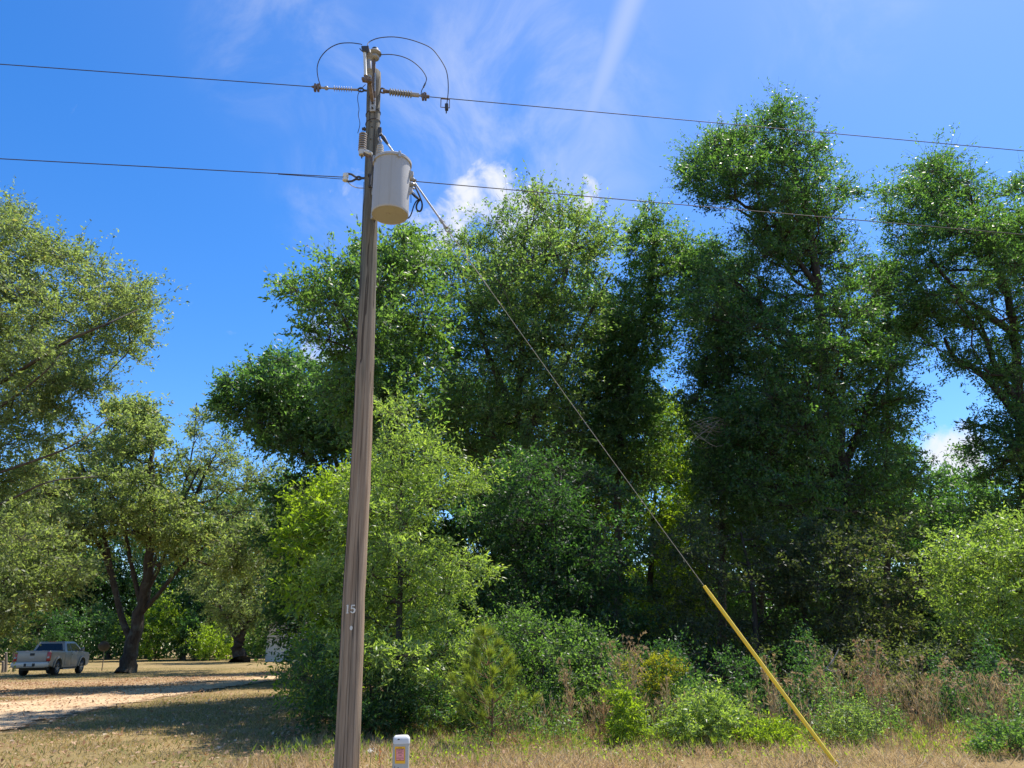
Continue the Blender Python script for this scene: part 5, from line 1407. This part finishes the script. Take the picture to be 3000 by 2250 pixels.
# shed
sb = Pz(776, 1938, 0.0)
shed = empty('shed', sb, 'white clapboard shed half hidden by the yellow-green tree', 'shed')
sw, sl2, shh = 5.5, 7.0, 3.0
m = MB()
ax_, ay_ = np.array([math.cos(R(14)), -math.sin(R(14)), 0]), np.array([math.sin(R(14)), math.cos(R(14)), 0])
m.prism([(0, -.1), (0, shh), (sw / 2, shh + 1.5), (sw, shh), (sw, -.1)], sl2, sb, ax_, (0, 0, 1), ay_)
wall = m.build('wall', 'siding_white', shed, smooth=False)
m = MB()
for i in range(1, 24):
    z = i * .18
    inset = 0 if z < shh else (z - shh) / 1.5 * sw / 2
    if sw - 2 * inset < .3: continue
    m.prism([(inset, z), (inset, z + .02), (sw - inset, z + .02), (sw - inset, z)], .02, sb - ay_ * .02, ax_, (0, 0, 1), ay_)
    if z < shh: m.box(sb + ay_ * sl2 / 2 - ax_ * .008 + np.array([0, 0, z]), (.02, sl2, .02), ax_, ay_)
m.build('clapboard', 'siding_white', wall, smooth=False)
m = MB(); 
for sgn in (0, 1):
    p0 = sb + ax_ * (0 if sgn == 0 else sw) + np.array([0, 0, shh]) - ay_ * .25; p1 = sb + ax_ * sw / 2 + np.array([0, 0, shh + 1.5]) - ay_ * .25; e_ = (p0 - p1) / np.linalg.norm(p0 - p1) * .3
    a_, b_ = p0 + e_, p1; up_n = np.array([0, 0, .06]); m.add([a_, b_, b_ + ay_ * (sl2 + .5), a_ + ay_ * (sl2 + .5), a_ + up_n, b_ + up_n, b_ + ay_ * (sl2 + .5) + up_n, a_ + ay_ * (sl2 + .5) + up_n], [(0, 1, 2, 3), (4, 5, 6, 7), (0, 1, 5, 4), (1, 2, 6, 5), (2, 3, 7, 6), (3, 0, 4, 7)])
m.build('roof', 'roof_metal', shed, smooth=False)

# dish on a leaning post
db = Pz(298, 1965, 0.0); dtp = P(305, 1906, db[1]); dcn = P(304, 1894, db[1] - .1)
dish = empty('satellite_dish', db, 'dark oval dish on a thin leaning post beside the forked oak', 'satellite dish')
m = MB(); m.tube([db, (db + dtp) / 2 + np.array([.02, 0, 0]), dtp], .03, 8); m.build('post', 'old_wood', dish)
sdm = np.linalg.norm(P(304, 1894, db[1]) - P(305, 1894, db[1]))
m = MB(); nrm = np.array([-.25, .9, .45]); nrm /= np.linalg.norm(nrm)
m.lathe([(.02, -.10), (sdm * 8, -.075), (sdm * 13, -.03), (sdm * 16, .03), (sdm * 15.6, .035), (sdm * 12, -.01), (.02, -.07)], dcn, nrm, 24); m.build('reflector', 'dish_grey', dish)
m = MB(); m.tube([dcn - np.array([0, 0, sdm * 9]), dcn + nrm * .35], .015, 6); m.box(dcn + nrm * .37, (.07, .1, .07)); m.build('feed_arm', 'dish_grey', dish)

# fence posts behind the pickup
for i, (px, py, top, lb) in enumerate(((8, 1978, 1938, 'short pale fence post at the left edge, behind the pickup'), (17, 1977, 1912, 'weathered wooden fence post nearest the pickup tailgate on its left'), (40, 1976, 1905, 'dark wooden fence post half hidden by the pickup tailgate'))):
    bpt = Pz(px, py - 8, 0.0); tpt = P(px + 1, top, bpt[1])
    fpst = empty('fence_post', bpt, lb, 'fence post', 'fence posts behind the pickup')
    m = MB(); m.tube([bpt - np.array([0, 0, .1]), (bpt + tpt) / 2 + np.array([.015, 0, 0]), tpt], [.085, .08, .075], 8); m.build('post', 'old_wood', fpst)
    m = MB(); m.lathe([(.078, -.005), (.07, .015), (.03, .03)], tpt, n=8); m.build('post_top', 'dead_wood', fpst)

# ---- young pine
def pine(px, py_base, py_top, Y, seed):
    rng = np.random.default_rng(seed); b = P(px, py_base, Y); b[2] = 0; tp = P(px - 18, py_top, Y); h = tp[2]
    root = empty('young_pine', b, 'young pine with tufted yellow-green branches left of the dry stalks', 'pine sapling')
    m = MB(); m.tube([b - np.array([0, 0, .05]), b + np.array([.02, 0, h * .5]), tp], [.022, .014, .005], 8)
    pos = []; dr = []
    for z in np.linspace(.12, .96, 8):
        k = 5 if z < .8 else 3
        for q in range(k):
            a = q * 2 * math.pi / k + rng.uniform(-.4, .4) + z * 5; L = (1 - z) * h * .36 * rng.uniform(.55, 1.35) + .10
            c0_ = b + (tp - b) * z; d = np.array([math.cos(a), math.sin(a), .25]); e = c0_ + d * L + np.array([0, 0, L * .42])
            mid = (c0_ + e) / 2 - np.array([0, 0, L * .10]); path = spline([c0_, mid, e], 5); m.tube(path, np.linspace(.007, .003, len(path)), 5, False)
            for i in range(5, len(path)):
                nn = int(10 + 46 * (i > len(path) - 4)); t = unit(path[i] - path[i - 1]); pos.append(np.repeat(path[i][None], nn, 0) + rng.normal(size=(nn, 3)) * .012); dr.append(unit(t[None] * 1.0 + rng.normal(size=(nn, 3)) * .55 + np.array([0, 0, .25])))
    nn = 130; pos.append(tp + rng.normal(size=(nn, 3)) * np.array([.01, .01, .06])); dr.append(unit(rng.normal(size=(nn, 3)) * .5 + np.array([0, 0, 1])))
    m.build('trunk', 'bark_pine', root)
    pos = np.concatenate(pos); dr = np.concatenate(dr); n = len(pos)
    V = leaf_verts(rng, pos, dr, rng.uniform(.09, .18, n), rng.uniform(.004, .0075, n), .2) - np.array(root.location)
    link_mesh('needles', fast_mesh('needles', V, quads_for(n)), 'needle', root)


pine(1440, 2200, 1860, 11.6, 5)


# ---- tall dry grass
def stalk_clump(name, label, x, y, n, h, spread, mat, seed, group=None, plume=True, curve=.35):
    rng = np.random.default_rng(seed); root = empty(name, (x, y, 0), label, 'dry grass', group)
    ms = MB(); pos = []; dr = []; ls = []
    for i in range(n):
        a = rng.uniform(0, 2 * math.pi); d = np.array([math.cos(a), math.sin(a), 0]); hh = h * rng.uniform(.55, 1.05); s_ = spread * rng.uniform(.2, 1)
        p0 = np.array([x, y, 0]) + d * s_ * .25; p1 = p0 + d * s_ * .3 + np.array([0, 0, hh * .6]); p2 = p0 + d * s_ * (.5 + curve * rng.uniform(.3, 1)) + np.array([0, 0, hh * .95]); p3 = p2 + d * s_ * curve * rng.uniform(.2, 1.3) + np.array([0, 0, hh * rng.uniform(-.12, .08)])
        path = spline([p0, p1, p2, p3], 4); ms.tube(path, np.linspace(.0035, .0015, len(path)), 3, False)
        for j in range(2, len(path)):
            k = 3 if j < 7 else (9 if plume else 4); t = unit(path[j] - path[j - 1])
            pos.append(np.repeat(path[j][None], k, 0)); dr.append(unit(t[None] + rng.normal(size=(k, 3)) * (.35 if j > 6 else .5))); ls.append(np.full(k, .05 if j > 6 else .14))
    ms.build('stalks', mat, root)
    pos = np.concatenate(pos); dr = np.concatenate(dr); ls = np.concatenate(ls); k = len(pos)
    V = leaf_verts(rng, pos, dr, ls * rng.uniform(.6, 1.3, k), rng.uniform(.005, .009, k), .2) - np.array([x, y, 0])
    link_mesh('seed_heads', fast_mesh('seed_heads', V, quads_for(k)), mat, root)


def gx(x, Y): return D(x, 1600, Y)[0]


for (x, Y, n, h, sp, mt, lb, sd_) in (
        (1355, 12.0, 26, 1.45, .35, 'dry_blade', 'arching straw coloured grass plumes rising out of the lime green shrub', 1),
        (1238, 12.4, 9, 1.15, .18, 'dry_blade', 'sparse pair of tall straw stalks right of the young pine', 2),
        (1305, 12.2, 6, .75, .12, 'rust_blade', 'thin reddish seed stalk left of the lime green shrub', 3),
        (1678, 12.0, 14, 1.15, .12, 'dry_blade', 'narrow straw brown grass tuft just left of the yellow guard', 4),
        (1820, 12.4, 22, 1.3, .5, 'dry_blade', 'loose feathery grass stalks just right of the yellow guard', 5),
        (1905, 11.9, 20, 1.35, .22, 'rust_blade', 'tallest rust brown grass tuft right of the silvery shrub', 6),
        (2010, 11.8, 18, 1.1, .4, 'dry_blade', 'pale grass stalks between the rust brown tuft and the corner shrub', 7),
        (2160, 11.6, 16, 1.15, .5, 'dry_blade', 'bushy dead brown weeds above the corner shrub', 8),
        (1445, 12.0, 10, .9, .16, 'dry_blade', 'dead brown stalks at the left foot of the wide pale shrub', 9)):
    stalk_clump('grass_tuft', lb, gx(x, Y), Y, n, h, sp, mt, 200 + sd_)


def meadow(name, label, region, n, h, mat, seed):
    rng = np.random.default_rng(seed); pts = scatter_pts(rng, None, n * 1.6 / max(1e-3, abs(0.5 * sum(region[i][0] * region[(i + 1) % len(region)][1] - region[(i + 1) % len(region)][0] * region[i][1] for i in range(len(region))))), 4000, world=region)
    k = len(pts); a = rng.uniform(0, 6.28, k); d = np.column_stack([np.cos(a), np.sin(a), np.zeros(k)]); hh = h * rng.uniform(.4, 1.1, k); p0 = np.column_stack([pts, np.zeros(k)]); up = np.column_stack([np.zeros((k, 2)), hh])
    s_ = rng.uniform(.05, .3, k)[:, None] * hh[:, None]
    path = np.stack([p0, p0 + up * .5 + d * s_ * .25, p0 + up * .9 + d * s_ * .7, p0 + up * .97 + d * s_ * 1.3], 1)
    v, q = tubes_np(path, np.repeat(np.array([[.003, .0026, .002, .001]]), k, 0), 3)
    kk = 10; tt = np.repeat(np.arange(k), kk); u = rng.uniform(0, 1, len(tt))[:, None]
    top = np.where(rng.uniform(size=(len(tt), 1)) < .6, path[tt, 2] * (1 - u) + path[tt, 3] * u, path[tt, 0] * (1 - u) + path[tt, 2] * u)
    dr = unit(up[tt] + rng.normal(size=(len(tt), 3)) * hh[tt][:, None] * .4); V = leaf_verts(rng, top, dr, rng.uniform(.04, .13, len(tt)), rng.uniform(.004, .008, len(tt)), .2)
    me = fast_mesh(name, np.concatenate([v, V]), np.concatenate([q, quads_for(len(tt)) + len(v)])); tag(link_mesh(name, me, mat), label, kind='stuff')


meadow('tall_dry_grass', 'stand of tall dry grass along the wood edge on the right', [(gx(1690, 11.4), 11.4), (gx(2260, 11.0), 11.0), (gx(2300, 13.2), 13.2), (gx(1720, 13), 13)], 150, .8, 'dry_blade', 31)
meadow('tall_dry_grass', 'scattered dry stalks along the middle of the wood edge', [(gx(1050, 11.6), 11.6), (gx(1690, 11.4), 11.4), (gx(1720, 12.6), 12.6), (gx(1060, 12.9), 12.9)], 160, .6, 'dry_blade', 32)
meadow('low_green_weeds', 'low green weeds among the dead grass at the wood edge', [(-3.4, 9.6), (gx(2300, 10), 10), (gx(2300, 12.5), 12.5), (-1, 12.6), (-3, 11.5)], 260, .2, 'leaf_yellow', 33)

def brush(name, label, y0, y1, xs, h, n, leaf, mat, seed):
    rng = np.random.default_rng(seed); u = rng.uniform(xs[0], xs[1], n); y = rng.uniform(y0, y1, n); x = (u - 1106) * S / F * y * 1.08
    w = np.sin(u * .021 + seed) + .7 * np.sin(u * .053 + 2 * seed) + .5 * np.sin(y * 3 + u * .01)
    top = h * np.clip(.38 + .48 * w, .03, 1.3); z = top * rng.uniform(0, 1, n) ** .7; ok = top > .12 * h; x, y, z = x[ok], y[ok], z[ok]; n = len(x)
    pos = np.column_stack([x, y, z]) + rng.normal(size=(n, 3)) * .04; pos[:, 2] = np.abs(pos[:, 2]); d = unit(rng.normal(size=(n, 3)) + np.array([0, 0, .35]))
    V = leaf_verts(rng, pos, d, leaf[0] * rng.uniform(.6, 1.3, n), leaf[1] * rng.uniform(.7, 1.3, n), .6)
    tag(link_mesh(name, fast_mesh(name, V, quads_for(n)), mat), label, kind='stuff')


brush('roadside_brush', 'low yellow-green brush creeping out of the wood edge', 11.3, 12.8, (1000, 2260), .7, 15000, (.055, .020), 'leaf_mid', 41)
brush('roadside_brush', 'darker low brush at the foot of the wood', 12.6, 14.2, (960, 2300), 1.25, 34000, (.065, .026), 'leaf_shade', 42)
brush('ground_weeds', 'tiny broad-leaved weeds in the dead grass', 9.8, 12.0, (760, 2260),   .12, 5000, (.045, .022), 'leaf_yellow', 43)


# ---- dead branch lying in the brush
bb = D(1735, 1545, 14); deadb = empty('dead_branch', (bb[0], 14, 0), 'bare bleached dead branch leaning up in the brush right of the guard', 'dead branch')
m = MB(); pth = [np.array([bb[0], 14.2, 0]), D(1748, 1500, 14), D(1765, 1465, 13.8), D(1785, 1445, 13.6)]
m.tube(spline(pth, 5), np.linspace(.028, .02, 16), 8); m.tube(spline([D(1785, 1445, 13.6), D(1800, 1425, 13.6), D(1812, 1402, 13.6)], 4), np.linspace(.02, .008, 9), 7); m.tube(spline([D(1785, 1445, 13.6), D(1797, 1450, 13.5), D(1815, 1448, 13.5)], 4), np.linspace(.02, .008, 9), 6); m.tube(spline([D(1748, 1500, 14), D(1746, 1520, 13.9), D(1740, 1560, 13.8)], 4), np.linspace(.015, .006, 9), 6)
m.build('bough', 'dead_wood', deadb)
twg = D(1520, 935, 21.5); dt = empty('dead_branch', twg, 'tangle of bare dead twigs on the left side of the tallest tree', 'dead branch'); rt = np.random.default_rng(9)
m = MB()
for i in range(26):
    a = D(1590, 930 + rt.uniform(-15, 15), 21.5); e = D(1495 + rt.uniform(-10, 40), 930 + rt.uniform(-28, 30), 21 + rt.uniform(-.8, .8)); m.tube(spline([a, (a + e) / 2 + rt.normal(size=3) * .18, e], 4), np.linspace(.018, .004, 9), 4, False)
m.build('twigs', 'dead_wood', dt)


# ---- two small flowers near the pedestal
def flower(name, label, px, py, Y, mat, spike, seed):
    rng = np.random.default_rng(seed); t = P(px, py, Y); root = empty(name, (t[0], Y, 0), label, 'wildflower')
    m = MB(); m.tube(spline([np.array([t[0] - .01, Y, -.01]), np.array([t[0] + .01, Y, t[2] * .5]), t], 4), .003, 5); m.build('stem', 'leaf_olive', root)
    n = 40; pos = t + rng.normal(size=(n, 3)) * (np.array([.006, .006, .05]) if spike else np.array([.02, .02, .008])); d = unit(rng.normal(size=(n, 3)) * (.4 if spike else .9) + np.array([0, 0, .7 if spike else .2]))
    V = leaf_verts(rng, pos, d, rng.uniform(.015, .03, n), rng.uniform(.008, .012, n), .3) - np.array(root.location)
    link_mesh('petals' if not spike else 'flower_spike', fast_mesh('petals', V, quads_for(n)), mat, root)


flower('wildflower', 'tiny white wildflower between pole and pedestal', 1084, 2198, 9.2, 'petal_white', False, 1)
flower('wildflower', 'small orange flower spike beside the pedestal', 1113, 2216, 9.3, 'spike_red', True, 2)
print('leaves', NLEAF)
